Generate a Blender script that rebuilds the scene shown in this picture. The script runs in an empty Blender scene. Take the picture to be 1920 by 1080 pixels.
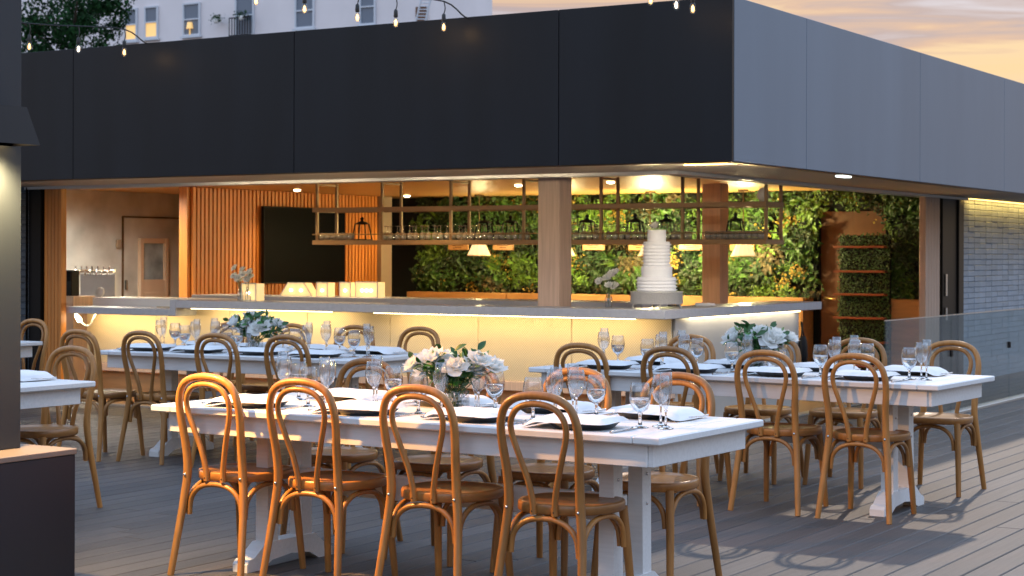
import bpy, bmesh, math, random
from mathutils import Vector, Matrix, noise
R = math.radians
random.seed(7)
SC = bpy.context.scene
COL = SC.collection

# ------------------------------------------------------------------ camera, sky, sun, exposure
F, TH, Y0, RO, H = 3326.82, 0.5503, 477.96, 0.00267, 1.41      # solved from the photograph (1920 px wide)
cam_d = bpy.data.cameras.new('camera'); cam = bpy.data.objects.new('camera', cam_d); COL.objects.link(cam)
cam_d.sensor_width = 36; cam_d.lens = F / 1920 * 36
cam_d.shift_y = -(540 - Y0) / 1920
cam_d.clip_start = 0.1; cam_d.clip_end = 2000
cam.location = (0, 0, H)
cam.rotation_euler = (Matrix.Rotation(TH, 3, 'Z') @ Matrix.Rotation(R(90), 3, 'X') @ Matrix.Rotation(RO, 3, 'Z')).to_euler()
cam_d.dof.use_dof = True; cam_d.dof.focus_distance = 7.6; cam_d.dof.aperture_fstop = 8.0
SC.camera = cam

SUN_DIR = Vector((-0.33, 1.50, 0.895)).normalized()           # towards the light that casts the deck shadows
SUN_EL = math.asin(SUN_DIR.z); SUN_AZ = math.atan2(SUN_DIR.x, SUN_DIR.y)

w = bpy.data.worlds.new('World'); SC.world = w; w.use_nodes = True
nt = w.node_tree; nt.nodes.clear()
def N(t, **k):
    n = nt.nodes.new(t)
    for a, b in k.items(): setattr(n, a, b)
    return n
def L(a, b): nt.links.new(a, b)
tc = N('ShaderNodeTexCoord')
sky = N('ShaderNodeTexSky', sky_type='NISHITA', sun_disc=False, sun_elevation=SUN_EL, sun_rotation=SUN_AZ, air_density=1.6, dust_density=2.5)
bg1 = N('ShaderNodeBackground'); bg1.inputs[1].default_value = 0.05; L(sky.outputs[0], bg1.inputs[0])
sep = N('ShaderNodeSeparateXYZ'); L(tc.outputs['Generated'], sep.inputs[0])
# evening cloud deck: stretched noise, colour by elevation
mp = N('ShaderNodeMapping'); mp.inputs['Scale'].default_value = (3.2, 3.2, 40.0); L(tc.outputs['Generated'], mp.inputs[0])
ns = N('ShaderNodeTexNoise'); ns.inputs['Scale'].default_value = 2.0; ns.inputs['Detail'].default_value = 7; ns.inputs['Roughness'].default_value = 0.55
ns.inputs['Distortion'].default_value = 0.6; L(mp.outputs[0], ns.inputs['Vector'])
addz = N('ShaderNodeMath', operation='MULTIPLY_ADD'); L(ns.outputs[0], addz.inputs[0]); addz.inputs[1].default_value = 0.22; L(sep.outputs[2], addz.inputs[2])
rmp = N('ShaderNodeValToRGB'); L(addz.outputs[0], rmp.inputs[0])
els = rmp.color_ramp.elements
els[0].position = 0.0; els[0].color = (0.74, 0.46, 0.26, 1)
els[1].position = 1.0; els[1].color = (0.95, 1.32, 1.95, 1)
for p, c in ((0.16, (1.0, 0.69, 0.36, 1)), (0.205, (0.96, 0.69, 0.42, 1)), (0.226, (0.74, 0.48, 0.37, 1)), (0.25, (0.48, 0.38, 0.43, 1)), (0.285, (0.70, 0.70, 0.84, 1)), (0.34, (1.22, 1.46, 1.86, 1)), (0.68, (1.08, 1.42, 2.0, 1))):
    e = els.new(p); e.color = c
bg2 = N('ShaderNodeBackground'); bg2.inputs[1].default_value = 1.0; L(rmp.outputs[0], bg2.inputs[0])
mix = N('ShaderNodeMixShader'); mix.inputs[0].default_value = 0.80; L(bg1.outputs[0], mix.inputs[1]); L(bg2.outputs[0], mix.inputs[2])
out = N('ShaderNodeOutputWorld'); L(mix.outputs[0], out.inputs[0])

sun_d = bpy.data.lights.new('sun', 'SUN'); sun_d.energy = 0.85; sun_d.angle = R(1.0); sun_d.color = (1.0, 0.79, 0.60)
sun = bpy.data.objects.new('sun', sun_d); COL.objects.link(sun); sun.location = (0, 0, 30)
sun.rotation_euler = SUN_DIR.to_track_quat('Z', 'Y').to_euler()

SC.view_settings.view_transform = 'Standard'; SC.view_settings.look = 'None'
SC.view_settings.exposure = 0.0; SC.view_settings.gamma = 1.0; SC.view_settings.use_curve_mapping = False
cy = SC.cycles
cy.use_denoising = True; cy.max_bounces = 10; cy.transparent_max_bounces = 40; cy.diffuse_bounces = 4; cy.glossy_bounces = 4
cy.transmission_bounces = 8; cy.caustics_reflective = False; cy.caustics_refractive = False; cy.sample_clamp_indirect = 4.0

# photograph pixel (1920 x 1080) -> point on a plane of the place
_c, _s = math.cos(TH), math.sin(TH)
def U(px, py, z=None, X=None, Y=None):
    a, b = px - 960, py - Y0
    x = math.cos(RO) * a + math.sin(RO) * b; y = -math.sin(RO) * a + math.cos(RO) * b
    r, u = x / F, -y / F
    d = Vector((_c * r - _s, _s * r + _c, u))
    t = (z - H) / d.z if z is not None else X / d.x if X is not None else Y / d.y
    return Vector((d.x * t, d.y * t, H + d.z * t))

# ------------------------------------------------------------------ materials
MATS = {}
def mat(name, col, rough=0.5, metal=0.0, var=0.0, vscale=8.0, bump=0.0, bscale=40.0, stretch=None, island=0.0, spec=0.5, obj_var=0.0, col2=None, coat=0.0, sss=0.0):
    m = bpy.data.materials.new(name); m.use_nodes = True; MATS[name] = m
    t = m.node_tree; n = t.nodes; b = n['Principled BSDF']
    b.inputs['Base Color'].default_value = (*col, 1); b.inputs['Roughness'].default_value = rough
    b.inputs['Metallic'].default_value = metal; b.inputs['Specular IOR Level'].default_value = spec
    if coat: b.inputs['Coat Weight'].default_value = coat; b.inputs['Coat Roughness'].default_value = 0.15
    if sss: b.inputs['Subsurface Weight'].default_value = sss; b.inputs['Subsurface Radius'].default_value = (0.02, 0.02, 0.015)
    co = n.new('ShaderNodeTexCoord'); src = co.outputs['Object']
    if stretch:
        mpn = n.new('ShaderNodeMapping'); mpn.inputs['Scale'].default_value = stretch; t.links.new(src, mpn.inputs[0]); src = mpn.outputs[0]
    cur = None
    if var:
        nz = n.new('ShaderNodeTexNoise'); nz.inputs['Scale'].default_value = vscale; nz.inputs['Detail'].default_value = 5; t.links.new(src, nz.inputs['Vector'])
        rp = n.new('ShaderNodeValToRGB'); t.links.new(nz.outputs[0], rp.inputs[0])
        rp.color_ramp.elements[0].position = 0.3; rp.color_ramp.elements[1].position = 0.7
        c2 = col2 or tuple(min(1, c * (1 + var)) for c in col)
        rp.color_ramp.elements[0].color = (*[c * (1 - var) for c in col], 1); rp.color_ramp.elements[1].color = (*c2, 1)
        cur = rp.outputs[0]
    if island or obj_var:
        hs = n.new('ShaderNodeHueSaturation')
        if cur: t.links.new(cur, hs.inputs['Color'])
        else: hs.inputs['Color'].default_value = (*col, 1)
        if island:
            g = n.new('ShaderNodeNewGeometry'); rnd = g.outputs['Random Per Island']; amt = island
        else:
            g = n.new('ShaderNodeObjectInfo'); rnd = g.outputs['Random']; amt = obj_var
        mr = n.new('ShaderNodeMapRange'); mr.inputs['To Min'].default_value = 1 - amt; mr.inputs['To Max'].default_value = 1 + amt
        t.links.new(rnd, mr.inputs[0]); t.links.new(mr.outputs[0], hs.inputs['Value'])
        cur = hs.outputs[0]
    if cur: t.links.new(cur, b.inputs['Base Color'])
    if bump:
        nb = n.new('ShaderNodeTexNoise'); nb.inputs['Scale'].default_value = bscale; nb.inputs['Detail'].default_value = 4; t.links.new(src, nb.inputs['Vector'])
        bp = n.new('ShaderNodeBump'); bp.inputs['Strength'].default_value = bump; bp.inputs['Distance'].default_value = 0.01
        t.links.new(nb.outputs[0], bp.inputs['Height']); t.links.new(bp.outputs[0], b.inputs['Normal'])
    return m
def emit(name, col, s):
    m = bpy.data.materials.new(name); m.use_nodes = True; MATS[name] = m
    b = m.node_tree.nodes['Principled BSDF']; b.inputs['Base Color'].default_value = (*col, 1)
    b.inputs['Emission Color'].default_value = (*col, 1); b.inputs['Emission Strength'].default_value = s
    return m
def glass_thin(name, tint=(0.97, 0.98, 0.98), boost=1.0, rough=0.0):
    m = bpy.data.materials.new(name); m.use_nodes = True; MATS[name] = m
    t = m.node_tree; n = t.nodes; n.clear()
    o = n.new('ShaderNodeOutputMaterial'); mx = n.new('ShaderNodeMixShader'); tr = n.new('ShaderNodeBsdfTransparent'); gl = n.new('ShaderNodeBsdfGlossy')
    tr.inputs[0].default_value = (*tint, 1); gl.inputs['Roughness'].default_value = rough
    fr = n.new('ShaderNodeFresnel'); gm = n.new('ShaderNodeNewGeometry'); mi_ = n.new('ShaderNodeMapRange'); mi_.inputs['To Min'].default_value = 1.5; mi_.inputs['To Max'].default_value = 1 / 1.5
    t.links.new(gm.outputs['Backfacing'], mi_.inputs[0]); t.links.new(mi_.outputs[0], fr.inputs[0])
    mu = n.new('ShaderNodeMath'); mu.operation = 'MULTIPLY'; mu.use_clamp = True; mu.inputs[1].default_value = boost
    t.links.new(fr.outputs[0], mu.inputs[0]); t.links.new(mu.outputs[0], mx.inputs[0]); t.links.new(tr.outputs[0], mx.inputs[1]); t.links.new(gl.outputs[0], mx.inputs[2]); t.links.new(mx.outputs[0], o.inputs[0])
    return m
def glass_solid(name, col=(1, 1, 1), ior=1.45):
    m = bpy.data.materials.new(name); m.use_nodes = True; MATS[name] = m
    t = m.node_tree; n = t.nodes; n.clear()
    o = n.new('ShaderNodeOutputMaterial'); g = n.new('ShaderNodeBsdfGlass'); g.inputs['Color'].default_value = (*col, 1); g.inputs['IOR'].default_value = ior
    t.links.new(g.outputs[0], o.inputs[0]); return m

mat('board', (0.080, 0.071, 0.068), 0.55, var=0.22, vscale=3.0, stretch=(18, 0.6, 18), bump=0.25, bscale=30, obj_var=0.24)
mat('under_deck', (0.03, 0.028, 0.027), 0.9)
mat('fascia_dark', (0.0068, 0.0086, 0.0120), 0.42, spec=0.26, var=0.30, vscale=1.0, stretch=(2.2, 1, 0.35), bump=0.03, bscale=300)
mat('fascia_sky_sheen', (0.150, 0.198, 0.258), 0.45, var=0.07, vscale=0.9, stretch=(1, 2.0, 0.3))  # sky reflection put into the side panels' lighter blue-grey colour
mat('metal_trim', (0.55, 0.53, 0.50), 0.35, 0.8)
mat('bronze_trim', (0.16, 0.10, 0.05), 0.4, 0.6)
mat('black_frame', (0.006, 0.006, 0.007), 0.4, spec=0.15)
mat('soffit_paint', (0.42, 0.34, 0.26), 0.6)
mat('ceiling_wood', (0.58, 0.33, 0.115), 0.42, var=0.12, vscale=2.5, stretch=(0.5, 9, 1))
mat('wall_paint', (0.35, 0.28, 0.21), 0.8)
mat('concrete', (0.50, 0.52, 0.52), 0.75, var=0.34, vscale=1.6, bump=0.15, bscale=14)
mat('slat_wood', (0.58, 0.215, 0.042), 0.45, var=0.14, vscale=3, stretch=(12, 12, 0.8), obj_var=0.10)
mat('slat_gap', (0.10, 0.045, 0.02), 0.8)
mat('column_wood', (0.56, 0.40, 0.31), 0.5, var=0.12, vscale=4, stretch=(14, 14, 0.7))
mat('floor_wood', (0.42, 0.25, 0.12), 0.4, var=0.15, vscale=3, stretch=(8, 0.6, 1))
mat('counter', (0.42, 0.44, 0.50), 0.38, var=0.06, vscale=30, bump=0.05, bscale=120)
mat('bar_metal', (0.60, 0.60, 0.61), 0.38, 0.55, var=0.04, vscale=2)
mat('brick_tile', (0.36, 0.43, 0.52), 0.55, var=0.07, vscale=5, bump=0.3, bscale=25, obj_var=0.10)
mat('mortar', (0.33, 0.39, 0.47), 0.9)
mat('teal_tile', (0.03, 0.055, 0.08), 0.35, var=0.2, vscale=5, obj_var=0.3)
mat('pier_dark', (0.014, 0.0185, 0.026), 0.5, var=0.06, vscale=2, bump=0.06, bscale=250)
mat('pier_top', (0.24, 0.17, 0.13), 0.5, var=0.08, vscale=4)
mat('lamp_black', (0.006, 0.006, 0.008), 0.5, spec=0.15)
mat('white_paint', (0.76, 0.77, 0.78), 0.42, var=0.05, vscale=6, stretch=(1, 12, 12), bump=0.05, bscale=60)
mat('chair_wood', (0.35, 0.155, 0.038), 0.42, var=0.2, vscale=6, stretch=(9, 9, 1.2), obj_var=0.22, coat=0.12)
mat('seat_wood', (0.33, 0.142, 0.036), 0.36, var=0.22, vscale=4, stretch=(10, 1, 10), obj_var=0.2, coat=0.15)
mat('steel', (0.62, 0.62, 0.63), 0.22, 1.0)
mat('black_plate', (0.012, 0.012, 0.013), 0.28)
mat('napkin', (0.80, 0.80, 0.81), 0.85, bump=0.5, bscale=22)
mat('petal', (0.86, 0.86, 0.83), 0.6, island=0.04)
def make_translucent(m, amt):
    t = m.node_tree; n = t.nodes; o = n['Material Output']; b = n['Principled BSDF']; tl = n.new('ShaderNodeBsdfTranslucent'); tl.inputs[0].default_value = b.inputs['Base Color'].default_value
    mx = n.new('ShaderNodeMixShader'); mx.inputs[0].default_value = amt; t.links.new(b.outputs[0], mx.inputs[1]); t.links.new(tl.outputs[0], mx.inputs[2]); t.links.new(mx.outputs[0], o.inputs[0])
make_translucent(MATS['petal'], 0.45)
mat('petal_warm', (0.82, 0.76, 0.64), 0.6, island=0.05)
mat('leaf', (0.032, 0.13, 0.022), 0.4, island=0.45)
mat('bud', (0.22, 0.32, 0.13), 0.5, island=0.2)
mat('stem', (0.06, 0.12, 0.035), 0.5)
mat('icing', (0.86, 0.87, 0.90), 0.7, bump=0.25, bscale=60)
mat('silver', (0.66, 0.64, 0.60), 0.4, 0.45, bump=0.6, bscale=90)
mat('foliage_deep', (0.012, 0.036, 0.008), 0.55, island=0.6)
mat('foliage_mid', (0.034, 0.092, 0.012), 0.5, island=0.5)
mat('foliage_bright', (0.085, 0.175, 0.018), 0.5, island=0.4)
mat('foliage_gold', (0.30, 0.20, 0.025), 0.55, island=0.4)
mat('foliage_rust', (0.075, 0.060, 0.022), 0.6, island=0.4)
mat('soil_black', (0.008, 0.010, 0.007), 0.9)
mat('box_leaf', (0.045, 0.10, 0.022), 0.5, island=0.6)
mat('planter_wood', (0.46, 0.24, 0.09), 0.5, var=0.12, vscale=3, stretch=(1, 6, 9))
mat('door_brown', (0.13, 0.048, 0.014), 0.5, var=0.1, vscale=2, stretch=(9, 9, 0.8))
mat('shelf_red', (0.22, 0.055, 0.02), 0.5)
mat('brass', (0.62, 0.42, 0.16), 0.3, 0.9)
mat('rack_bronze', (0.30, 0.19, 0.10), 0.42, 0.35)
mat('tv_black', (0.003, 0.003, 0.004), 0.45, spec=0.03)
mat('shade_cloth', (0.9, 0.72, 0.45), 0.8)
mat('tan_frame', (0.66, 0.52, 0.40), 0.5)
mat('window_dark', (0.30, 0.38, 0.45), 0.12, var=0.4, vscale=4)
mat('hotel_wall', (0.80, 0.73, 0.72), 0.85, var=0.05, vscale=0.5)
mat('hotel_trim', (0.62, 0.64, 0.68), 0.6)
mat('hotel_glass', (0.16, 0.20, 0.25), 0.12)
mat('hotel_curtain', (0.55, 0.42, 0.22), 0.9)
mat('hotel_roof', (0.25, 0.20, 0.19), 0.8)
mat('tree_leaf', (0.012, 0.045, 0.012), 0.7, island=0.5, spec=0.1)
mat('bark', (0.07, 0.05, 0.035), 0.9)
mat('ground_mat', (0.12, 0.115, 0.11), 0.9, var=0.1, vscale=0.3)
mat('rubber', (0.01, 0.01, 0.01), 0.6)
mat('white_plastic', (0.78, 0.76, 0.72), 0.5)
mat('wire_black', (0.012, 0.012, 0.012), 0.5)
emit('glow_bulb', (1.0, 0.56, 0.20), 5.0)
emit('glow_soft_bulb', (1.0, 0.86, 0.70), 5.0)
emit('glow_down', (1.0, 0.82, 0.50), 22.0)
emit('glow_strip', (1.0, 0.78, 0.40), 7.0)
emit('glow_strip_gold', (1.0, 0.62, 0.16), 6.0)
emit('glow_box', (1.0, 0.70, 0.32), 0.75)
emit('glow_box_hot', (1.0, 0.86, 0.56), 7.0)
emit('glow_shade', (1.0, 0.74, 0.38), 1.15)
emit('glow_sconce', (1.0, 0.72, 0.36), 9.0)
emit('added_edge_glow', (1.0, 0.55, 0.14), 0.8)
emit('glow_exit', (0.85, 0.95, 0.9), 3.0)
emit('lit_window', (1.0, 0.62, 0.22), 0.55)
glass_thin('glass', (0.97, 0.975, 0.98), 2.3)
rg = glass_thin('rack_glass', (0.97, 0.97, 0.96), 3.2, 0.04)
def sheen_tint(m, amt):        # bright sheen put into the colour of the stored glasses
    t = m.node_tree; n = t.nodes; o = next(q for q in n if q.type == 'OUTPUT_MATERIAL'); src = o.inputs[0].links[0].from_socket
    df = n.new('ShaderNodeBsdfDiffuse'); df.inputs[0].default_value = (.85, .85, .83, 1); mx = n.new('ShaderNodeMixShader'); mx.inputs[0].default_value = amt
    t.links.new(src, mx.inputs[1]); t.links.new(df.outputs[0], mx.inputs[2]); t.links.new(mx.outputs[0], o.inputs[0])
sheen_tint(rg, 0.20)
glass_thin('rail_glass', (0.84, 0.90, 0.91), 1.2)
glass_thin('bulb_glass', (0.96, 0.92, 0.86), 1.0)
glass_solid('glass_stem')
glass_solid('water', (0.99, 0.995, 1.0), 1.33)
# perforated bar front: fine diamond relief
def mesh_panel_mat():
    m = mat('bar_panel', (0.62, 0.52, 0.36), 0.5, 0.25)
    t = m.node_tree; n = t.nodes; b = n['Principled BSDF']
    co = n.new('ShaderNodeTexCoord'); mp_ = n.new('ShaderNodeMapping'); mp_.inputs['Rotation'].default_value = (0, R(45), 0); mp_.inputs['Scale'].default_value = (64, 64, 64)
    t.links.new(co.outputs['Object'], mp_.inputs[0])
    ck = n.new('ShaderNodeTexVoronoi'); ck.inputs['Scale'].default_value = 1.0; ck.inputs['Randomness'].default_value = 0.0; t.links.new(mp_.outputs[0], ck.inputs['Vector'])
    rp = n.new('ShaderNodeValToRGB'); t.links.new(ck.outputs[0], rp.inputs[0]); rp.color_ramp.elements[0].position = 0.30; rp.color_ramp.elements[1].position = 0.55
    rp.color_ramp.elements[0].color = (0.50, 0.41, 0.27, 1); rp.color_ramp.elements[1].color = (0.70, 0.60, 0.43, 1)
    t.links.new(rp.outputs[0], b.inputs['Base Color'])
    bp = n.new('ShaderNodeBump'); bp.inputs['Strength'].default_value = 0.5; bp.inputs['Distance'].default_value = 0.006
    t.links.new(ck.outputs[0], bp.inputs['Height']); t.links.new(bp.outputs[0], b.inputs['Normal'])
mesh_panel_mat()

# ------------------------------------------------------------------ mesh helpers
class MB:
    def __init__(s): s.v = []; s.f = []; s.mi = []; s.sm = []
    def add(s, verts, faces, mi=0, smooth=False):
        o = len(s.v); s.v += [tuple(p) for p in verts]
        for f in faces: s.f.append(tuple(i + o for i in f)); s.mi.append(mi); s.sm.append(smooth)
        return s
    def box(s, c, d, mi=0, rz=0.0, bev=0.0, rx=0.0, ry=0.0):
        hx, hy, hz = d[0] / 2, d[1] / 2, d[2] / 2
        b = min(bev, hx * .49, hy * .49, hz * .49)
        if b <= 0:
            vs = [Vector((x * hx, y * hy, z * hz)) for x in (-1, 1) for y in (-1, 1) for z in (-1, 1)]
            fs = [(0, 1, 3, 2), (4, 6, 7, 5), (0, 4, 5, 1), (2, 3, 7, 6), (0, 2, 6, 4), (1, 5, 7, 3)]
        else:
            bm = bmesh.new(); bmesh.ops.create_cube(bm, size=1.0)
            for v in bm.verts: v.co = Vector((v.co.x * 2 * hx, v.co.y * 2 * hy, v.co.z * 2 * hz))
            bmesh.ops.bevel(bm, geom=list(bm.edges), offset=b, segments=1, affect='EDGES', profile=0.5)
            bm.verts.index_update(); vs = [v.co.copy() for v in bm.verts]; fs = [tuple(v.index for v in f.verts) for f in bm.faces]; bm.free()
        M = Matrix.Translation(Vector(c)) @ Matrix.Rotation(rz, 4, 'Z') @ Matrix.Rotation(ry, 4, 'Y') @ Matrix.Rotation(rx, 4, 'X')
        return s.add([M @ v for v in vs], fs, mi)
    def span(s, a, b, mi=0, bev=0.0):     # box between two corners
        return s.box([(a[i] + b[i]) / 2 for i in range(3)], [abs(b[i] - a[i]) for i in range(3)], mi, bev=bev)
    def tube(s, pts, rad, sides=8, mi=0, smooth_path=0, closed=False, caps=True):
        pts = [Vector(p) for p in pts]; n0 = len(pts)
        rr = list(rad) if isinstance(rad, (list, tuple)) else [rad] * n0
        if smooth_path:
            P, Q = [], []
            for i in range(n0 - 1):
                p0, p1, p2, p3 = pts[max(i - 1, 0)], pts[i], pts[i + 1], pts[min(i + 2, n0 - 1)]
                for k in range(smooth_path):
                    u = k / smooth_path
                    P.append(0.5 * ((2 * p1) + (p2 - p0) * u + (2 * p0 - 5 * p1 + 4 * p2 - p3) * u * u + (3 * p1 - p0 - 3 * p2 + p3) * u ** 3)); Q.append(rr[i] * (1 - u) + rr[i + 1] * u)
            P.append(pts[-1]); Q.append(rr[-1]); pts, rr = P, Q
        n = len(pts); T = []
        for i in range(n):
            d = pts[min(i + 1, n - 1)] - pts[max(i - 1, 0)]; T.append(d.normalized() if d.length > 1e-9 else Vector((0, 0, 1)))
        a = Vector((0, 0, 1)) if abs(T[0].z) < 0.9 else Vector((1, 0, 0))
        nrm = T[0].cross(a).normalized(); vs, fs = [], []
        for i in range(n):
            if i: nrm = (nrm - T[i] * nrm.dot(T[i])).normalized()
            bn = T[i].cross(nrm)
            for k in range(sides):
                an = 2 * math.pi * k / sides; vs.append(pts[i] + (nrm * math.cos(an) + bn * math.sin(an)) * rr[i])
        for i in range(n - 1):
            for k in range(sides):
                k2 = (k + 1) % sides; fs.append((i * sides + k, i * sides + k2, (i + 1) * sides + k2, (i + 1) * sides + k))
        s.add(vs, fs, mi, True)
        if caps: s.add([vs[k] for k in range(sides)], [tuple(range(sides))[::-1]], mi); s.add([vs[(n - 1) * sides + k] for k in range(sides)], [tuple(range(sides))], mi)
        return s
    def lathe(s, prof, seg=16, mi=0, c=(0, 0, 0), smooth=True):
        vs, fs = [], []
        for r, z in prof:
            for k in range(seg):
                an = 2 * math.pi * k / seg; vs.append((c[0] + r * math.cos(an), c[1] + r * math.sin(an), c[2] + z))
        for i in range(len(prof) - 1):
            for k in range(seg):
                k2 = (k + 1) % seg; fs.append((i * seg + k, i * seg + k2, (i + 1) * seg + k2, (i + 1) * seg + k))
        return s.add(vs, fs, mi, smooth)
    def extrude(s, poly, axis, a, b, mi=0):   # poly 2d extruded along axis from a to b
        def m3(p, h):
            return (h, p[0], p[1]) if axis == 'x' else (p[0], h, p[1]) if axis == 'y' else (p[0], p[1], h)
        n = len(poly); vs = [m3(p, a) for p in poly] + [m3(p, b) for p in poly]
        fs = [tuple(range(n))[::-1], tuple(range(n, 2 * n))] + [(i, (i + 1) % n, n + (i + 1) % n, n + i) for i in range(n)]
        return s.add(vs, fs, mi)
    def mesh(s, name, mats):
        me = bpy.data.meshes.new(name); me.from_pydata(s.v, [], s.f)
        for m in (mats if isinstance(mats, (list, tuple)) else [mats]): me.materials.append(MATS[m])
        me.polygons.foreach_set('material_index', s.mi); me.polygons.foreach_set('use_smooth', s.sm)
        me.update(); return me
    def build(s, name, mats, parent=None):
        return obj(name, s.mesh(name, mats), parent)

def obj(name, me, parent=None):
    o = bpy.data.objects.new(name, me); COL.objects.link(o)
    if parent: o.parent = parent
    return o
def tag(o, label=None, cat=None, group=None, kind=None):
    if label: o['label'] = label
    if cat: o['category'] = cat
    if group: o['group'] = group
    if kind: o['kind'] = kind
    return o
def thing(name, label, cat, loc=(0, 0, 0), rz=0.0, group=None):
    o = bpy.data.objects.new(name, None); COL.objects.link(o); o.location = loc; o.rotation_euler = (0, 0, rz); o.empty_display_size = 0.1
    return tag(o, label, cat, group)
def copy_tree(o, parent=None):
    c = o.copy(); COL.objects.link(c); c.parent = parent
    for ch in o.children: copy_tree(ch, c)
    return c
def place(proto, used, loc, rz=0.0, label=None, group=None):
    o = proto if not used else copy_tree(proto)
    used.append(o); o.location = loc; o.rotation_euler = (0, 0, rz)
    if label: o['label'] = label
    if group: o['group'] = group
    return o
def lamp(name, kind, loc, energy, col=(1, 0.72, 0.40), parent=None, target=None, **k):
    d = bpy.data.lights.new(name, kind); d.energy = energy; d.color = col
    for a, b in k.items(): setattr(d, a, b)
    o = bpy.data.objects.new(name, d); COL.objects.link(o); o.location = loc
    if target is not None: o.rotation_euler = (Vector(loc) - Vector(target)).to_track_quat('Z', 'Y').to_euler()
    if parent: o.parent = parent
    return o
ORD = ['first', 'second', 'third', 'fourth', 'fifth', 'sixth', 'seventh']

# ------------------------------------------------------------------ ground and deck
tag(MB().add([(-600, -600, -0.4), (600, -600, -0.4), (600, 600, -0.4), (-600, 600, -0.4)], [(0, 1, 2, 3)]).build('ground', 'ground_mat'), kind='structure')
deck = tag(MB().span((-16.4, -2.0, -0.3), (3.2, 26, -0.045)).build('deck', 'under_deck'), kind='structure')
PITCH = 0.1433
x = -16.3
while x < 3.1:
    xa, xb = x + 0.003, x + PITCH - 0.003
    y1 = 12.12 if xb < -6.03 else 25.5
    cuts = [-1.9, y1]
    if -8.6 < xa < -2.0: cuts += [c for c in (random.uniform(1.2, 3.6) + k * 3.66 for k in range(4)) if c < y1 - .5]
    cuts.sort()
    for ya, yb in zip(cuts[:-1], cuts[1:]):
        bo = MB().box((0, 0, -0.019), (xb - xa, yb - ya - 0.003, 0.038), bev=0.004).build('deck_board', 'board', deck)
        bo.location = ((xa + xb) / 2, (ya + yb) / 2, random.uniform(-.0006, .0006))
    x += PITCH

# ------------------------------------------------------------------ pavilion shell
ZS, ZT, XC, YC = 2.045, 3.152, -4.966, 10.91       # soffit, fascia top, fascia corner
YD, XD, YB = 12.158, -6.03, 19.1                     # door lines, back wall
ZC = 2.15                                            # inner ceiling
pav = thing('bar_pavilion', 'flat-roofed bar pavilion with dark front fascia, sky sheen coloured into the side fascia', 'building', (XC, YC, 0))
def pv(mb, name, mats):                              # a part of the pavilion, given in world coordinates
    o = mb.build(name, mats, pav); o.matrix_parent_inverse = Matrix.Translation((-XC, -YC, 0)); return o
edges = [XC] + [-6.309 - 2.384 * i for i in range(5)]
for a, b in zip(edges[:-1], edges[1:]):
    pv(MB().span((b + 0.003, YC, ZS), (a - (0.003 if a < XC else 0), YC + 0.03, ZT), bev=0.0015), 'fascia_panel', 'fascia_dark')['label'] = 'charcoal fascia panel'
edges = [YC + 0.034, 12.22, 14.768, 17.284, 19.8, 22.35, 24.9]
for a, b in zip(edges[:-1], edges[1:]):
    pv(MB().span((XC - 0.03, a + 0.003, ZS), (XC, b - 0.003, ZT), bev=0.0015), 'fascia_panel', 'fascia_sky_sheen')['label'] = 'fascia panel, sky sheen coloured in blue-grey'
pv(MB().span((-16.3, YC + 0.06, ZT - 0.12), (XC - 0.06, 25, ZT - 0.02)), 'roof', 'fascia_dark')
pv(MB().span((-16.3, YC + 0.032, ZS + 0.004), (XC - 0.033, YD - 0.10, ZS + 0.03)).span((XD + 0.10, YD - 0.098, ZS + 0.004), (XC - 0.033, 25, ZS + 0.03)), 'soffit', 'soffit_paint')
b = MB().span((-16.3, YC + 0.034, ZS - 0.006), (XC - 0.034, YC + 0.10, ZS + 0.003)).span((XC - 0.10, YC + 0.102, ZS - 0.006), (XC - 0.034, 25, ZS + 0.003))
pv(b, 'drip_edge', 'bronze_trim')
b = MB().span((-12.9, YD - 0.09, ZS - 0.02), (XD + 0.09, YD - 0.045, ZS + 0.06)).span((XD + 0.045, YD - 0.044, ZS - 0.02), (XD + 0.09, 19.3, ZS + 0.06))
b.span((-12.9, YD + 0.045, ZS - 0.02), (XD - 0.045, YD + 0.09, ZS + 0.06)).span((XD - 0.09, YD + 0.091, ZS - 0.02), (XD - 0.045, 19.3, ZS + 0.06))
pv(b, 'door_track', 'metal_trim')
pv(MB().span((-12.9, YD - 0.044, ZS + 0.02), (XD + 0.044, YD + 0.044, ZS + 0.06)).span((XD - 0.044, YD + 0.045, ZS + 0.02), (XD + 0.044, 19.3, ZS + 0.06)), 'track_groove', 'black_frame')
pv(MB().span((-12.9, YD - 0.05, 0.002), (XD + 0.05, YD + 0.05, 0.014)).span((XD - 0.05, YD + 0.051, 0.002), (XD + 0.05, 19.3, 0.014)), 'threshold', 'metal_trim')
pv(MB().span((-16.2, YD + 0.091, ZC), (XD - 0.046, YB + 0.3, ZC + 0.05)), 'ceiling', 'ceiling_wood')
pv(MB().span((-16.2, YD + 0.05, -0.03), (XD - 0.051, YB + 0.3, 0.0)), 'interior_floor', 'floor_wood')
pv(MB().span((-15.1, YD + 0.3, 0), (-15.0, YB + 0.2, ZC)).span((-15.0, 15.57, 0), (-14.985, 15.575, 1.845)), 'concrete_wall', 'concrete')
dr = pv(MB().span((-14.998, 15.585, 0), (-14.985, 16.55, 1.84), bev=0.002), 'concrete_door', 'concrete')
pv(MB().span((-14.984, 15.60, 0.98), (-14.95, 15.62, 1.10), bev=0.003), 'door_pull', 'steel')
pv(MB().span((-14.998, 15.57, 1.845), (-14.975, 16.57, 1.86)).span((-14.998, 15.565, 0), (-14.975, 15.58, 1.86)), 'door_frame', 'bronze_trim')
pv(MB().span((-14.985, 15.45, 1.48), (-14.955, 15.52, 1.58), bev=0.005), 'wall_switch', 'wall_paint')
pv(MB().span((-16.0, YB + 0.05, 0), (XD, YB + 0.2, ZC)), 'back_wall', 'soil_black')
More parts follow.
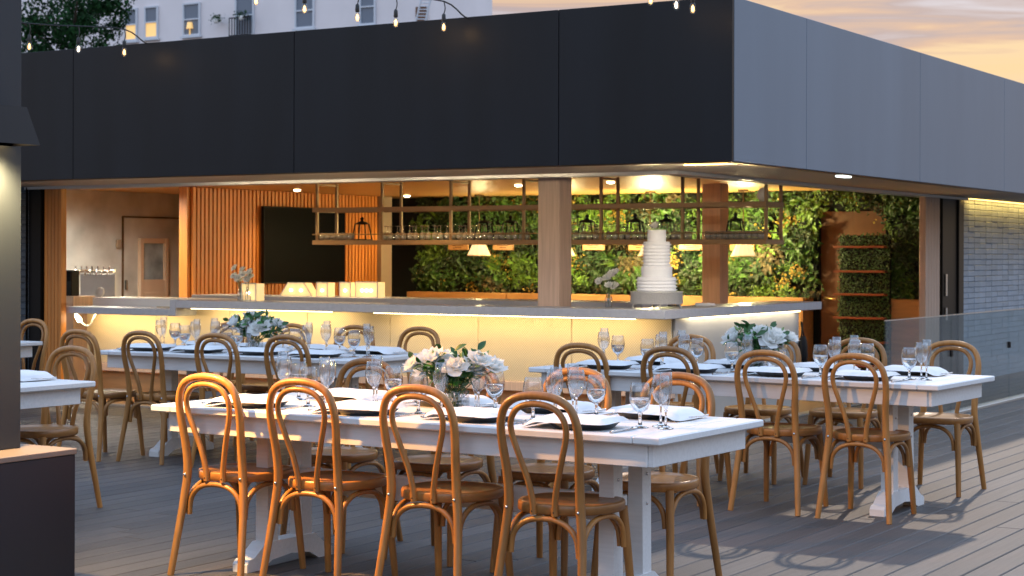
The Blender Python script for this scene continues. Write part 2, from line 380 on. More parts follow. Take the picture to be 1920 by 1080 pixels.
# slatted feature wall
sw = pv(MB().span((-13.35, 14.745, 0), (-13.235, 18.3, ZC - 0.001)), 'slatted_wall', 'slat_wood')
bk = MB().span((-13.234, 14.80, 0.0), (-13.228, 18.27, ZC - 0.002)).build('gap_backing', 'slat_gap', sw)
sme = None; yy = 14.80; first = MB().span((0, 0, 0.0), (0.032, 0.050, ZC - 0.003), bev=0.004).mesh('slat', 'slat_wood')
while yy < 18.24:
    o = obj('slat', first, sw); o.location = (-13.229, yy, 0); yy += 0.068
MB().span((-13.30, 18.27, 0), (-13.15, 18.50, ZC - 0.004)).build('end_post', 'wall_paint', sw)
# columns
for cx_, cy_ in ((-7.40, 12.74), (-7.86, 16.86)):
    pv(MB().box((cx_, cy_, ZC / 2 + 0.03), (0.205, 0.205, ZC + 0.05), bev=0.004), 'column', 'column_wood')
# folded timber doors, stacked at the ends of their tracks
for k in range(5):
    d = pv(MB().box((-12.665 + k * 0.046, YD, 1.03), (0.040, 0.07, 2.02), bev=0.003), 'folding_door', 'slat_wood')
for k in range(5):
    pv(MB().box((XD, 18.06 + k * 0.094, 1.03), (0.07, 0.085, 2.02), bev=0.003), 'folding_door', 'column_wood')
pv(MB().span((-12.86, YD - 0.07, 0.0), (-12.70, YD + 0.07, ZS + 0.02), bev=0.004).span((-12.868, YD - 0.10, 0), (-12.864, YD - 0.07, ZS)), 'door_jamb', 'black_frame')
pv(MB().span((XD - 0.07, 18.53, 0.0), (XD + 0.05, 19.02, ZS + 0.02), bev=0.004).span((XD - 0.06, 19.03, 0), (XD + 0.07, 19.06, ZS), bev=0.003), 'door_jamb', 'black_frame')
b = MB().span((XD + 0.052, 18.60, 0.98), (XD + 0.07, 18.64, 1.22), bev=0.004).span((XD + 0.052, 18.60, 0.72), (XD + 0.07, 18.64, 0.86), bev=0.004)
pv(b, 'door_handle', 'steel')
pv(MB().span((XD - 0.06, 19.07, 0), (XD + 0.03, 19.33, ZS + 0.05)), 'wall_return', 'fascia_dark')
# left dark tiled wall
lw = pv(MB().span((-14.2, YD + 0.02, 0), (-12.87, YD + 0.20, ZS + 0.05)), 'tiled_wall', 'mortar')
tme = MB().box((0, 0, 0), (0.215, 0.02, 0.058), bev=0.004).mesh('tile', 'teal_tile')
for i in range(4):
    for j in range(33):
        o = obj('tile', tme, lw); o.location = (-12.985 - i * 0.223, YD + 0.014, 0.032 + j * 0.0625)
# right brick-tile wall: tiles one by one, washed by a strip light
rw = pv(MB().span((XD - 0.10, 19.34, 0), (XD - 0.004, 25, ZS + 0.10)), 'tiled_wall', 'mortar')
tmes = []
for q in range(3):
    tmes.append(MB().box((0, 0, 0), (0.018 + 0.004 * q, 0.2185, 0.0575), bev=0.005).mesh('tile', 'brick_tile'))
cnt = 0; rest = MB()
for j in range(33):
    for i in range(24):
        z = 0.034 + j * 0.0622; y = 19.34 + 0.1115 + i * 0.223; dx = random.uniform(-0.003, 0.003)
        if z > 0.48 and i < 12:
            o = obj('tile', tmes[(i * 7 + j * 3) % 3], rw); o.location = (XD + dx, y, z)
            o.rotation_euler = (random.uniform(-.006, .006), 0, random.uniform(-.012, .012)); cnt += 1
        else: rest.box((XD + dx, y, z), (0.02, 0.2185, 0.0575))
tag(rest.build('tile_field', 'brick_tile', rw), kind='stuff')
pv(MB().span((XD + 0.06, 19.40, ZS - 0.004), (XD + 0.085, 24.8, ZS + 0.004)), 'strip_light', 'glow_strip_gold')
lamp('wall_wash', 'AREA', (XD + 0.075, 22.1, ZS - 0.012), 9, (1, 0.62, 0.14), target=(XD + 0.02, 22.1, 0), shape='RECTANGLE', size=0.03, size_y=5.2).rotation_euler = (0, R(12), 0)
e_ = U(1577, 327, X=XC - 0.12)
pv(MB().span((XC - 0.13, e_.y - 0.10, ZS - 0.02), (XC - 0.07, e_.y + 0.10, ZS - 0.007), bev=0.003), 'soffit_lamp', 'glow_exit')

sl = pv(MB().span((XC - 0.50, YC + 0.30, ZS - 0.004), (XC - 0.12, YC + 0.36, ZS + 0.003)), 'soffit_lamp', 'glow_strip_gold')  # lit strip at the soffit corner; wash below added to lift the cake
lamp('added_cake_wash', 'AREA', (XC - 0.31, YC + 0.33, ZS - 0.012), 36, (1, 0.84, 0.62), shape='RECTANGLE', size=0.38, size_y=0.06).rotation_euler = (R(38), 0, R(14))

pv(MB().span((-10.9, YC + 0.102, ZS - 0.005), (-5.5, YC + 0.112, ZS + 0.003)), 'strip_light', 'added_edge_glow')  # edge strip and its washes added to brighten bar top and flowers
for xq in (-10.4, -8.2): lamp('added_bar_wash', 'AREA', (xq, YC + 0.107, ZS - 0.012), 9, (1, 0.80, 0.52), shape='RECTANGLE', size=1.8, size_y=0.02).rotation_euler = (R(38), 0, 0)

# ------------------------------------------------------------------ bar counter
ZB0, ZB1 = 0.917, 0.988
bar = thing('bar_counter', 'L-shaped bar with grey stone top and glowing gold mesh front', 'bar counter', (-9, 12.5, 0))
def bp_(mb, name, mats):
    o = mb.build(name, mats, bar); o.matrix_parent_inverse = Matrix.Translation((9, -12.5, 0)); return o
XS, YS = -6.116, 12.215
bp_(MB().span((-11.10, YS, ZB0), (XS, YS + 0.42, ZB1), bev=0.004).span((XS - 0.46, YS + 0.421, ZB0), (XS, 15.43, ZB1), bev=0.004).span((-11.175, YS, 0.842), (-11.101, YS + 0.42, ZB1), bev=0.004), 'stone_top', 'counter')
bp_(MB().span((-12.56, YS, 0.842), (-11.176, YS + 0.42, 0.905), bev=0.004), 'low_stone_top', 'counter')
bp_(MB().span((-12.56, YS + 0.421, 0.80), (-11.10, YS + 0.56, 0.985), bev=0.003).span((-12.56, YS + 0.56, 0.95), (-11.0, YS + 0.9, 0.984)), 'raised_curb', 'white_plastic')
xx = -12.50
while xx < -6.25:
    x2 = min(xx + 0.90, -6.18)
    bp_(MB().span((xx + 0.003, 12.50, 0.37), (x2 - 0.003, 12.52, 0.842 if x2 < -11.0 else ZB0)), 'front_panel', 'bar_panel'); xx = x2
bp_(MB().span((-12.50, 12.46, 0.29), (-6.18, 12.56, 0.368), bev=0.004), 'foot_ledge', 'column_wood')
bp_(MB().span((-12.50, 12.53, 0.0), (-6.20, 12.57, 0.289)), 'kick_board', 'planter_wood')
yy = 12.525
for k in range(2):
    y2 = yy + 1.255
    bp_(MB().span((-6.20, yy + 0.001, 0.06), (-6.18, y2 - 0.001, ZB0 - 0.001)), 'side_panel', 'bar_metal'); yy = y2
bp_(MB().span((-6.60, 12.58, 0.0), (-6.201, 15.03, 0.9)), 'carcass', 'planter_wood')
bp_(MB().span((-12.1, 13.55, 0.93), (-7.0, 14.1, 1.0), bev=0.003).span((-12.1, 13.6, 0), (-7.0, 14.1, 0.93)), 'back_counter', 'counter')
bp_(MB().span((-10.95, YS + 0.04, ZB0 - 0.008), (-9.35, YS + 0.06, ZB0 - 0.001)).span((-8.9, YS + 0.04, ZB0 - 0.008), (-6.4, YS + 0.06, ZB0 - 0.001)), 'strip_light', 'glow_strip')
bp_(MB().span((-6.145, 12.7, ZB0 - 0.012), (-6.13, 14.95, ZB0 - 0.001)), 'strip_light', 'glow_strip')
def strip(name, c, ln, e, rot, col=(1, 0.72, 0.33)):
    sx, sy = (0.03, ln) if name.endswith('wing') else (ln, 0.03)
    lamp(name, 'AREA', c, e, col, shape='RECTANGLE', size=sx, size_y=sy).rotation_euler = rot
strip('bar_strip_left', (-10.15, YS + 0.05, ZB0 - 0.016), 1.6, 8.5, (R(32), 0, 0))
strip('bar_strip_low', (-11.85, YS + 0.05, 0.838), 1.2, 9, (R(32), 0, 0))
strip('bar_strip_right', (-7.65, YS + 0.05, ZB0 - 0.016), 2.5, 10, (R(32), 0, 0))
strip('bar_strip_wing', (-6.138, 13.85, ZB0 - 0.014), 2.2, 2.2, (0, R(8), 0), (1, 0.85, 0.6))

bg_ = U(1505, 682, X=-6.15); bag = thing('black_bag', 'slim black bag hanging at the open end of the bar', 'bag', (-6.15, bg_.y, bg_.z))
MB().lathe([(0, 0), (.05, .005), (.062, .05), (.058, .14), (.045, .22), (.03, .25), (0, .255)], 14).build('body', 'lamp_black', bag).scale = (.7, 1.1, 1)
MB().tube([(0, -.03, .24), (0, -.01, .36), (-.02, .01, .36), (0, .03, .24)], .007, 6, smooth_path=4).build('strap', 'lamp_black', bag)

# ------------------------------------------------------------------ living wall
def leaf_quads(mb, p, nrm, size, mi, rnd, slim=0.45):
    d = Vector((rnd.gauss(0, 1), rnd.gauss(0, .5), rnd.gauss(0, 1))); d = (d - nrm * d.dot(nrm) * 0.6).normalized()
    sdir = d.cross(nrm + Vector((rnd.gauss(0, .4), rnd.gauss(0, .4), rnd.gauss(0, .4)))).normalized()
    up = nrm * size * 0.25
    a = p; b_ = p + d * size * .5 + sdir * size * slim * .5 + up; c_ = p + d * size; e = p + d * size * .5 - sdir * size * slim * .5 + up; m_ = p + d * size * .5 + up * 0.6
    mb.add([a, b_, c_, e, m_], [(0, 1, 4), (1, 2, 4), (2, 3, 4), (3, 0, 4)], mi)
lv = thing('living_wall', 'living wall of mixed green, gold and rust foliage behind the bar', 'plant wall', (-10, YB, 0))
def lvp(mb, name, mats):
    o = mb.build(name, mats, lv); o.matrix_parent_inverse = Matrix.Translation((10, -YB, 0)); return o
lvp(MB().span((-13.15, YB - 0.02, 0.93), (-7.62, YB + 0.045, ZC - 0.002)).span((-7.62, YB - 0.02, 1.93), (-6.1, YB + 0.045, ZC - 0.002)).span((-6.78, YB - 0.02, 0.93), (-6.1, YB + 0.045, 1.93)), 'backing', 'soil_black')
rnd = random.Random(3); fol = MB(); fmats = ['foliage_deep', 'foliage_mid', 'foliage_bright', 'foliage_gold', 'foliage_rust']
def wallz(x): return not (-7.60 < x < -6.80)
for k in range(1900):
    x = rnd.uniform(-13.05, -6.12); z = rnd.uniform(0.95, 2.12)
    if not wallz(x) and z < 1.95: continue
    n1 = noise.noise(Vector((x * 1.3, z * 2.0, 3.1))); n2 = noise.noise(Vector((x * 2.4, z * 3.0, 9.7)))
    sp = 1 if n1 > 0.10 else 0 if n1 > -0.18 else 2
    if n2 > 0.40: sp = 3
    elif n2 < -0.44: sp = 4
    if rnd.random() < 0.15: sp = rnd.choice((0, 0, 1, 2, 3))
    dep = 0.04 + 0.20 * (noise.noise(Vector((x * 3, z * 3, 1.0))) + 0.5) + rnd.uniform(0, .04)
    cnt_ = 14 if sp != 3 else 12; big = rnd.choice((.75, 1, 1, 1.7))
    for q in range(cnt_):
        p = Vector((x + rnd.gauss(0, .045), YB - 0.02 - max(0.0, dep + rnd.gauss(0, .025)), z + rnd.gauss(0, .04)))
        leaf_quads(fol, p, Vector((0, -1, 0.15)).normalized(), big * rnd.uniform(.035, .075) if sp != 3 else rnd.uniform(.02, .04), sp, rnd, 0.5 if sp != 3 else 0.9)
tag(lvp(fol, 'foliage', fmats), kind='stuff')
for k in range(34):                                    # fern and grass tufts standing proud
    x = rnd.uniform(-12.9, -6.2); z = rnd.uniform(1.0, 1.9)
    if not wallz(x) and z < 1.95: continue
    fr = MB()
    for q in range(16):
        a = rnd.uniform(-1.3, 1.3); ln = rnd.uniform(.14, .28); o0 = Vector((x, YB - 0.12, z)); pr = None
        w0 = rnd.uniform(.006, .014); vs = []
        for m_ in range(5):
            u = m_ / 4; p = o0 + Vector((math.sin(a) * ln * u, -0.11 * math.sin(u * 2.2), math.cos(a) * ln * u - 0.10 * u * u))
            ww = w0 * (1 - u * .9); vs += [p + Vector((ww * math.cos(a), 0, -ww * math.sin(a))), p - Vector((ww * math.cos(a), 0, -ww * math.sin(a)))]
        fr.add(vs, [(2 * i, 2 * i + 1, 2 * i + 3, 2 * i + 2) for i in range(4)], 0, True)
    lvp(fr, 'fern_tuft', 'foliage_bright' if k % 3 else 'foliage_mid')
for a, b2 in ((-13.1, -11.6), (-11.59, -10.1), (-10.09, -8.6), (-8.59, -7.66), (-6.74, -6.15)):
    lvp(MB().span((a, YB - 0.34, 0.0), (b2, YB - 0.03, 0.935), bev=0.004), 'planter_box', 'planter_wood')
# back door and its lever
dw = thing('brown_door', 'dark brown timber door set in the living wall', 'door', (-7.2, YB, 0))
def dp(mb, name, mats):
    o = mb.build(name, mats, dw); o.matrix_parent_inverse = Matrix.Translation((7.2, -YB, 0)); return o
dp(MB().span((-7.57, YB - 0.03, 0.0), (-6.80, YB + 0.04, 1.915), bev=0.003), 'leaf', 'door_brown')
dp(MB().span((-7.61, YB - 0.06, 0), (-7.575, YB + 0.045, 1.93)).span((-6.795, YB - 0.06, 0), (-6.785, YB + 0.045, 1.93)), 'door_frame', 'black_frame')
dp(MB().tube([(-7.50, YB - 0.03, 0.93), (-7.50, YB - 0.10, 0.93), (-7.37, YB - 0.10, 0.92)], 0.014).lathe([(0, 0), (.03, 0), (.03, .012), (0, .012)], 12, c=(-7.50, YB - 0.04, 0.93)), 'lever_handle', 'brass')
# boxwood shelf rack in front of the door
hx0, hx1, hy = -7.20, -6.63, 18.70
hr = thing('boxwood_rack', 'tall boxwood hedge panel with thin red shelves in front of the brown door', 'display rack', ((hx0 + hx1) / 2, hy, 0))
def hp(mb, name, mats):
    o = mb.build(name, mats, hr); o.matrix_parent_inverse = Matrix.Translation((-(hx0 + hx1) / 2, -hy, 0)); return o
hp(MB().span((hx0, hy, 0.0), (hx1, hy + 0.06, 1.635)), 'panel', 'soil_black')
hb = MB()
for k in range(5200):
    p = Vector((rnd.uniform(hx0 - .01, hx1 + .01), hy - rnd.uniform(0.0, .045), rnd.uniform(0.02, 1.65)))
    leaf_quads(hb, p, Vector((rnd.gauss(0, .4), -1, rnd.gauss(0, .4) + .2)).normalized(), rnd.uniform(.018, .03), 0, rnd, 0.7)
tag(hp(hb, 'boxwood_leaves', 'box_leaf'), kind='stuff')
for z in (1.508, 1.238, 0.985, 0.726, 0.46, 0.2):
    hp(MB().span((hx0 - 0.03, hy - 0.13, z - 0.012), (hx1 - 0.01, hy + 0.0, z + 0.012), bev=0.003), 'shelf', 'shelf_red')

# ------------------------------------------------------------------ inside the bar: television, taps, lamps, rack
tv = thing('television', 'large black flat television on the slatted timber wall', 'television', (-13.19, 16.70, 1.07))
MB().box((0.045, 0, 0.447), (0.05, 1.55, 0.895), bev=0.006).build('casing', 'black_frame', tv)
MB().box((0.0715, 0, 0.450), (0.002, 1.525, 0.865)).build('screen', 'tv_black', tv)
MB().box((0.005, 0, 0.45), (0.03, 0.5, 0.35)).build('wall_bracket', 'lamp_black', tv)
fw = thing('framed_window', 'tan-framed glass cabinet door against the concrete wall', 'window', (-14.97, 16.07, 0))
MB().box((0, 0, 0.55), (0.05, 0.485, 1.10)).build('body', 'tan_frame', fw)
b = MB()
for dy, dz, sy, sz in ((-0.215, 1.24, .06, .72), (0.215, 1.24, .06, .72), (0, 1.57, .37, .06), (0, 0.915, .37, .07)): b.box((0.0, dy, dz), (0.06, sy, sz), bev=0.004)
b.build('frame', 'tan_frame', fw); MB().box((-0.01, 0, 1.24), (0.01, 0.38, 0.60)).build('pane', 'window_dark', fw)
tt = thing('beer_taps', 'row of chrome beer taps above a stainless splash panel', 'beer taps', (-13.37, 13.5, 0.95))
MB().box((0, 0.03, 0.12), (0.50, 0.02, 0.26), bev=0.006).build('splash_panel', 'bar_metal', tt)
MB().tube([(-0.26, 0, 0.28), (0.26, 0, 0.28)], 0.018).build('manifold', 'steel', tt)
for k in range(7):
    q = -0.24 + k * 0.08
    MB().tube([(q, -0.01, 0.28), (q, -0.07, 0.285), (q, -0.085, 0.235)], [.010, .010, .007]).tube([(q, -0.05, 0.285), (q, -0.055, 0.33)], [.006, .010]).build('tap', 'steel', tt)
MB().box((0, 0.05, -0.47), (0.62, 0.3, 0.94)).build('cabinet', 'column_wood', tt)
o = MB().lathe([(0, -.012), (.048, -.012), (.05, 0), (.048, .012), (0, .012)], 24); me = o.mesh('round_sign', 'white_plastic')
d_ = obj('round_sign', me); p = U(182, 558, Y=12.66); d_.location = (p.x, 12.70, 0.985 + 0.049); d_.rotation_euler = (R(82), 0, 0)
tag(d_, 'small round white disc standing on the bar curb below the taps', 'sign')
mn = MB().box((0, 0, 0.13), (0.16, 0.12, 0.26), bev=0.01).box((0, -0.063, 0.20), (0.14, 0.006, 0.10), 1); m_ = mn.build('card_terminal', ['lamp_black', 'tv_black']); m_.location = (U(131, 540, Y=12.98).x, 12.98, 0.985)
tag(m_, 'black box terminal beside the beer taps', 'machine')
mn = MB().box((0, 0, -0.5), (0.4, 0.3, 1.0)).build('terminal_stand', 'column_wood'); mn.location = (U(131, 540, Y=12.98).x, 12.98, 0.984); tag(mn, 'timber stand under the black terminal', 'stand')

# recessed downlights
dl = thing('downlight', 'small recessed ceiling downlight above the bar', 'ceiling light', group='ceiling downlights')
MB().lathe([(.055, -.004), (.055, .0), (.042, .001), (.042, -.006), (.055, -.004)], 20).build('rim', 'metal_trim', dl)
MB().lathe([(.042, -.002), (.036, -.014), (.02, -.020), (0, -.022)], 20).build('lens', 'glow_down', dl)
used = []
for px, py in ((338, 343), (557, 355), (540, 339), (778, 334), (763, 366), (972, 346), (1145, 340), (1330, 356), (215, 349), (120, 343)):
    p = U(px, py, z=ZC); place(dl, used, (p.x, p.y, ZC - 0.002))
    lamp('downlight_beam', 'SPOT', (p.x, p.y, ZC - 0.02), 85 if px > 300 else 300, (1, 0.67, 0.29) if px > 300 else (1, 0.90, 0.72), target=(p.x, p.y, 0), spot_size=R(125 if px > 300 else 172), spot_blend=0.8, shadow_soft_size=0.04)

# pendant lamps near the living wall
pd = thing('pendant_lamp', 'pleated cream pendant lamp hanging before the living wall', 'pendant lamp', group='pendant lamps behind the bar')
b = MB(); seg = 28; vs = []
for r0, z in ((0.145, 0.0), (0.075, 0.155)):
    for k in range(seg): a = 2 * math.pi * k / seg; r_ = r0 * (1.0 if k % 2 else 0.95); vs.append((r_ * math.cos(a), r_ * math.sin(a), z))
b.add(vs, [(k, (k + 1) % seg, seg + (k + 1) % seg, seg + k) for k in range(seg)]); b.build('shade', 'glow_shade', pd)
MB().lathe([(.148, -.004), (.148, .008), (.142, .008)], 28).lathe([(.078, .150), (.078, .160), (.070, .160)], 28).build('shade_rim', 'shade_cloth', pd)
MB().lathe([(0, .05), (.03, .07), (.035, .10), (.02, .13), (0, .14)], 12).build('bulb', 'glow_box_hot', pd)
MB().tube([(0, 0, 0.14), (0, 0, ZC - 1.40)], 0.006, 6).build('cord', 'bronze_trim', pd)
MB().lathe([(0, ZC - 1.42), (.06, ZC - 1.42), (.06, ZC - 1.401), (0, ZC - 1.401)], 16).build('ceiling_plate', 'bronze_trim', pd)
used = []
for x, e in ((-11.72, 14), (-10.53, 44), (-9.37, 105), (-8.2, 72)):
    place(pd, used, (x, 18.33, 1.40), 0, f'pleated cream pendant lamp before the living wall, {ORD[len(used)]} from the television wall')
    lamp('pendant_glow', 'POINT', (x, 18.33, 1.60), e, (1, 0.84, 0.40), shadow_soft_size=0.05); lamp('pendant_down', 'POINT', (x, 18.33, 1.37), e * 0.5, (1, 0.80, 0.40), shadow_soft_size=0.05)
# small plaques on the living wall
pq = MB().box((0, 0, 0), (0.30, 0.03, 0.09), bev=0.004).box((0, -0.017, 0.012), (0.16, 0.004, 0.010), 1).box((0, -0.017, -0.014), (0.10, 0.004, 0.010), 1).mesh('wooden_plaque', ['planter_wood', 'door_brown'])
for px, a in ((860, 'first'), (944, 'second'), (1113, 'third'), (1200, 'fourth'), (1295, 'fifth'), (1392, 'sixth')):
    o = obj('wooden_plaque', pq); o.location = (U(px, 461, Y=18.80).x, 18.80, 1.515)
    tag(o, f'small timber plaque on the living wall, {a} from the television wall', 'sign', 'plaques on the living wall')

# hanging glass rack
RX0, RX1, RY0, RY1, RZ0, RZ1 = -11.35, -6.29, 14.55, 14.95, 1.555, 1.867
rk = thing('hanging_rack', 'long bronze hanging rack holding glasses and lanterns above the bar', 'shelf', ((RX0 + RX1) / 2, 14.75, RZ0))
def rp_(mb, name, mats):
    o = mb.build(name, mats, rk); o.matrix_parent_inverse = Matrix.Translation((-(RX0 + RX1) / 2, -14.75, -RZ0)); return o
rp_(MB().span((RX0, RY0, RZ0 - 0.045), (RX1, RY1, RZ0), bev=0.003), 'lower_shelf', 'rack_bronze')
rp_(MB().span((RX0, RY0, RZ1 - 0.022), (RX1, RY0 + 0.03, RZ1 + 0.022), bev=0.002).span((RX0, RY1 - 0.03, RZ1 - 0.022), (RX1, RY1, RZ1 + 0.022), bev=0.002).span((RX1 - 0.03, RY0 + 0.031, RZ1 - 0.022), (RX1, RY1 - 0.031, RZ1 + 0.022)).span((RX0, RY0 + 0.031, RZ1 - 0.022), (RX0 + 0.03, RY1 - 0.031, RZ1 + 0.022)), 'upper_rail', 'rack_bronze')
rp_(MB().tube([(RX0, RY0 + 0.01, RZ0 + 0.06), (RX1 - 0.01, RY0 + 0.01, RZ0 + 0.06)], 0.006, 6).tube([(RX1 - 0.01, RY0 + 0.012, RZ0 + 0.06), (RX1 - 0.01, RY1 - 0.01, RZ0 + 0.06)], 0.006, 6), 'guard_rail', 'rack_bronze')
for px in (590, 712, 841, 978, 1123, 1276, 1437):
    xq = min(max(U(px, 420, Y=RY0).x, RX0 + 0.02), RX1 - 0.02)
    for yq in (RY0 + 0.034, RY1 - 0.034): rp_(MB().span((xq - 0.013, yq - 0.003, RZ0 - 0.001), (xq + 0.013, yq + 0.02, ZC)), 'hanger', 'rack_bronze')
    rp_(MB().span((xq - 0.012, RY0 + 0.055, ZC - 0.03), (xq + 0.012, RY1 - 0.055, ZC - 0.012)), 'hanger_bar', 'rack_bronze')
# lanterns on the rack
ln = thing('lantern', 'black open-frame lantern on the hanging rack', 'lantern', group='black lanterns on the hanging rack')
b = MB()
for sx in (-1, 1):
    for sy in (-1, 1): b.tube([(sx * .078, sy * .078, 0), (sx * .052, sy * .052, .17)], .007, 6)
for q, z in ((.078, .006), (.052, .17)):
    for k in range(4):
        a, c_ = [(-1, -1), (1, -1), (1, 1), (-1, 1)][k], [(1, -1), (1, 1), (-1, 1), (-1, -1)][k]; b.tube([(a[0] * q, a[1] * q, z), (c_[0] * q, c_[1] * q, z)], .007, 6)
b.build('frame', 'lamp_black', ln)
MB().lathe([(.075, .17), (.04, .19), (.018, .195), (.012, .21), (.022, .222), (.012, .236), (0, .245)], 12).build('cap', 'lamp_black', ln)
used = []
for px in (679, 908, 957, 1101, 1191, 1249, 1379):
    place(ln, used, (U(px, 430, Y=14.74).x, 14.74, RZ0), 0.2, f'black open-frame lantern on the hanging rack, {ORD[len(used)]} from the television wall')

# stemware
def stemware(prof_bowl, stem_h, foot_r, stem_r=.0042):
    hb_ = stem_h
    g = MB(); g.lathe([(r, z + hb_) for r, z in prof_bowl], 18, 0)
    g.lathe([(0, 0), (foot_r, .0), (foot_r, .002), (foot_r * .5, .005), (stem_r * 1.4, .012), (stem_r, .03), (stem_r, hb_ - .008), (stem_r * 1.8, hb_ + .002), (0, hb_ + .004)], 14, 1)
    return g.mesh('glass', ['glass', 'glass_stem'])
G_WATER = stemware([(.006, 0), (.030, .018), (.041, .045), (.043, .07), (.038, .105), (.034, .12), (.0325, .12), (.0365, .105), (.0415, .07), (.0395, .045), (.029, .02), (.004, .003)], .055, .034, .006)
G_WINE = stemware([(.005, 0), (.026, .02), (.037, .05), (.038, .075), (.031, .115), (.0295, .115), (.0365, .075), (.0355, .05), (.025, .022), (.003, .003)], .085, .035)
G_FLUTE = stemware([(.004, 0), (.015, .03), (.024, .08), (.0255, .11), (.0235, .15), (.022, .15), (.024, .11), (.0225, .08), (.014, .032), (.002, .004)], .07, .031)
WATER = MB().lathe([(0, .004), (.027, .02), (.038, .045), (.0385, .062), (0, .062)], 18).mesh('water', 'water')
G_RACK = G_WINE.copy(); G_RACK.materials[0] = MATS['rack_glass']; G_RACK.materials[1] = MATS['rack_glass']
G_TUMB = MB().lathe([(0, 0), (.030, 0), (.034, .075), (.0325, .075), (.028, .006), (0, .006)], 16).mesh('tumbler', 'rack_glass')
def rackglass(me, name, x, y, z, flip, label, cat, group):
    o = obj(name, me); o.location = (x, y, z + (0.201 if flip else 0.0))
    if flip: o.scale = (.72, .72, .72); o.location.z = z + 0.201 * .72
    if flip: o.rotation_euler = (math.pi, 0, random.uniform(0, 3))
    tag(o, label, cat, group)
for px0, px1, st in ((722, 994, 11.6), (1068, 1288, 12.2)):
    k = 0; px = px0
    while px <= px1:
        k += 1
        for row, yq in enumerate((14.62, 14.82)[:1 + (k % 2)]):
            rackglass(G_RACK, 'wine_glass', U(px + row * 5, 440, Y=yq).x, yq, RZ0, True, 'wine glass standing upside down in a row on the hanging rack', 'wine glass', 'upturned wine glasses on the hanging rack')
        px += st
for px0, px1, st, lb in ((604, 660, 11, 'small tumbler on the television-wall end of the hanging rack'), (1328, 1430, 11, 'small tumbler on the open end of the hanging rack')):
    px = px0
    while px <= px1:
        for yq in (14.64, 14.76): rackglass(G_TUMB, 'tumbler', U(px, 440, Y=yq).x, yq, RZ0, False, lb, 'glass', lb.replace('small tumbler', 'tumblers'))
        px += st
wb = MB().lathe([(0, 0), (.03, .01), (.055, .05), (.05, .10), (.02, .13), (0, .135)], 14).build('white_speaker', 'white_plastic'); wb.location = (-6.42, 14.78, RZ1 + 0.0225)
MB().span((-.06, -.235, -.006), (.06, .20, -.0005)).build('tray', 'rack_bronze', wb); tag(wb, 'small round white speaker on top of the rack end', 'speaker')

# illuminated boxes on the counter
lb = thing('light_box', 'glowing cube lamp on the bar top under the television', 'lamp', (0, 0, 0))
def lightbox(w_, h_, d_, label, px, py, z, y, taper=0.0, cells=1):
    p = U(px, py, Y=y); t = thing('light_box', label, 'lamp', (p.x, y, z), group=None)
    if taper: MB().extrude([(-w_ / 2, 0), (w_ / 2, 0), (w_ / 2 - taper, h_), (-w_ / 2 + taper, h_)], 'y', -d_ / 2 + 0.012, d_ / 2).build('body', 'glow_box', t); pl = [(-w_ / 2, 0), (w_ / 2, 0), (w_ / 2 - taper, h_), (-w_ / 2 + taper, h_)]
    else: MB().span((-w_ / 2, -d_ / 2 + 0.012, 0), (w_ / 2, d_ / 2, h_)).build('body', 'glow_box', t); pl = [(-w_ / 2, 0), (w_ / 2, 0), (w_ / 2, h_), (-w_ / 2, h_)]
    b_ = MB(); n = 4
    for i in range(4):
        a, c2 = pl[i], pl[(i + 1) % 4]; b_.tube([(a[0], -d_ / 2, a[1]), (c2[0], -d_ / 2, c2[1])], .006, 6)
    b_.build('edge_frame', 'white_plastic', t)
    for k in range(cells): 
        b_ = MB(); b_.lathe([(0, -.016), (.013, -.009), (.016, 0), (.013, .009), (0, .016)], 10, c=((k + .5) / cells * w_ * .62 - w_ * .31, -d_ / 2 - 0.002, h_ * .45)); b_.build('bulb', 'glow_box_hot', t)
    return t
bpy.data.objects.remove(lb)
lightbox(.17, .155, .12, 'glowing cube lamp on the bar top beside the two bottle vases', 474, 560, ZB1, 12.56, 0, 1)
lightbox(.40, .13, .12, 'glowing trapezoid lamp on the back counter below the television', 562, 550, 1.0, 13.8, .10, 2)
lightbox(.13, .135, .12, 'narrow glowing box lamp beside the trapezoid lamp', 611, 550, 1.0, 13.8, 0, 1)
lightbox(.13, .14, .12, 'narrow glowing box lamp between a longer box and the trapezoid', 654, 550, 1.0, 13.82, 0, 1)
lightbox(.26, .145, .12, 'long glowing box lamp with three bulbs on the back counter', 694, 550, 1.0, 13.82, 0, 3)
lamp('light_box_glow', 'AREA', (-10.4, 13.6, 1.06), 3, (1, 0.75, 0.4), target=(-10.4, 12.4, 0.95), shape='RECTANGLE', size=1.4, size_y=0.1)

# clip lamp and cable under the low counter
cl = thing('work_lamp', 'small lit clip lamp with a drooping white cable under the low counter', 'lamp', (-12.42, 12.30, 0.80))
MB().tube([(-0.02, 0, 0.035), (0.0, 0, 0.0), (0.04, -0.01, -0.03)], [.016, .026, .03], 10).build('housing', 'white_plastic', cl)
MB().lathe([(0, -.002), (.026, -.002), (.0, .006)], 12, c=(0.055, -0.03, -0.035)).tube([(0.01, -0.032, 0.015), (0.06, -0.036, -0.028)], [.014, .02], 8).build('lens', 'glow_down', cl)
MB().tube([(0.05, -0.01, -0.03), (0.10, -0.01, -0.07), (0.17, -0.01, -0.07), (0.22, -0.01, 0.0), (0.24, 0, 0.043)], .008, 8, smooth_path=5).build('cable', 'white_plastic', cl)

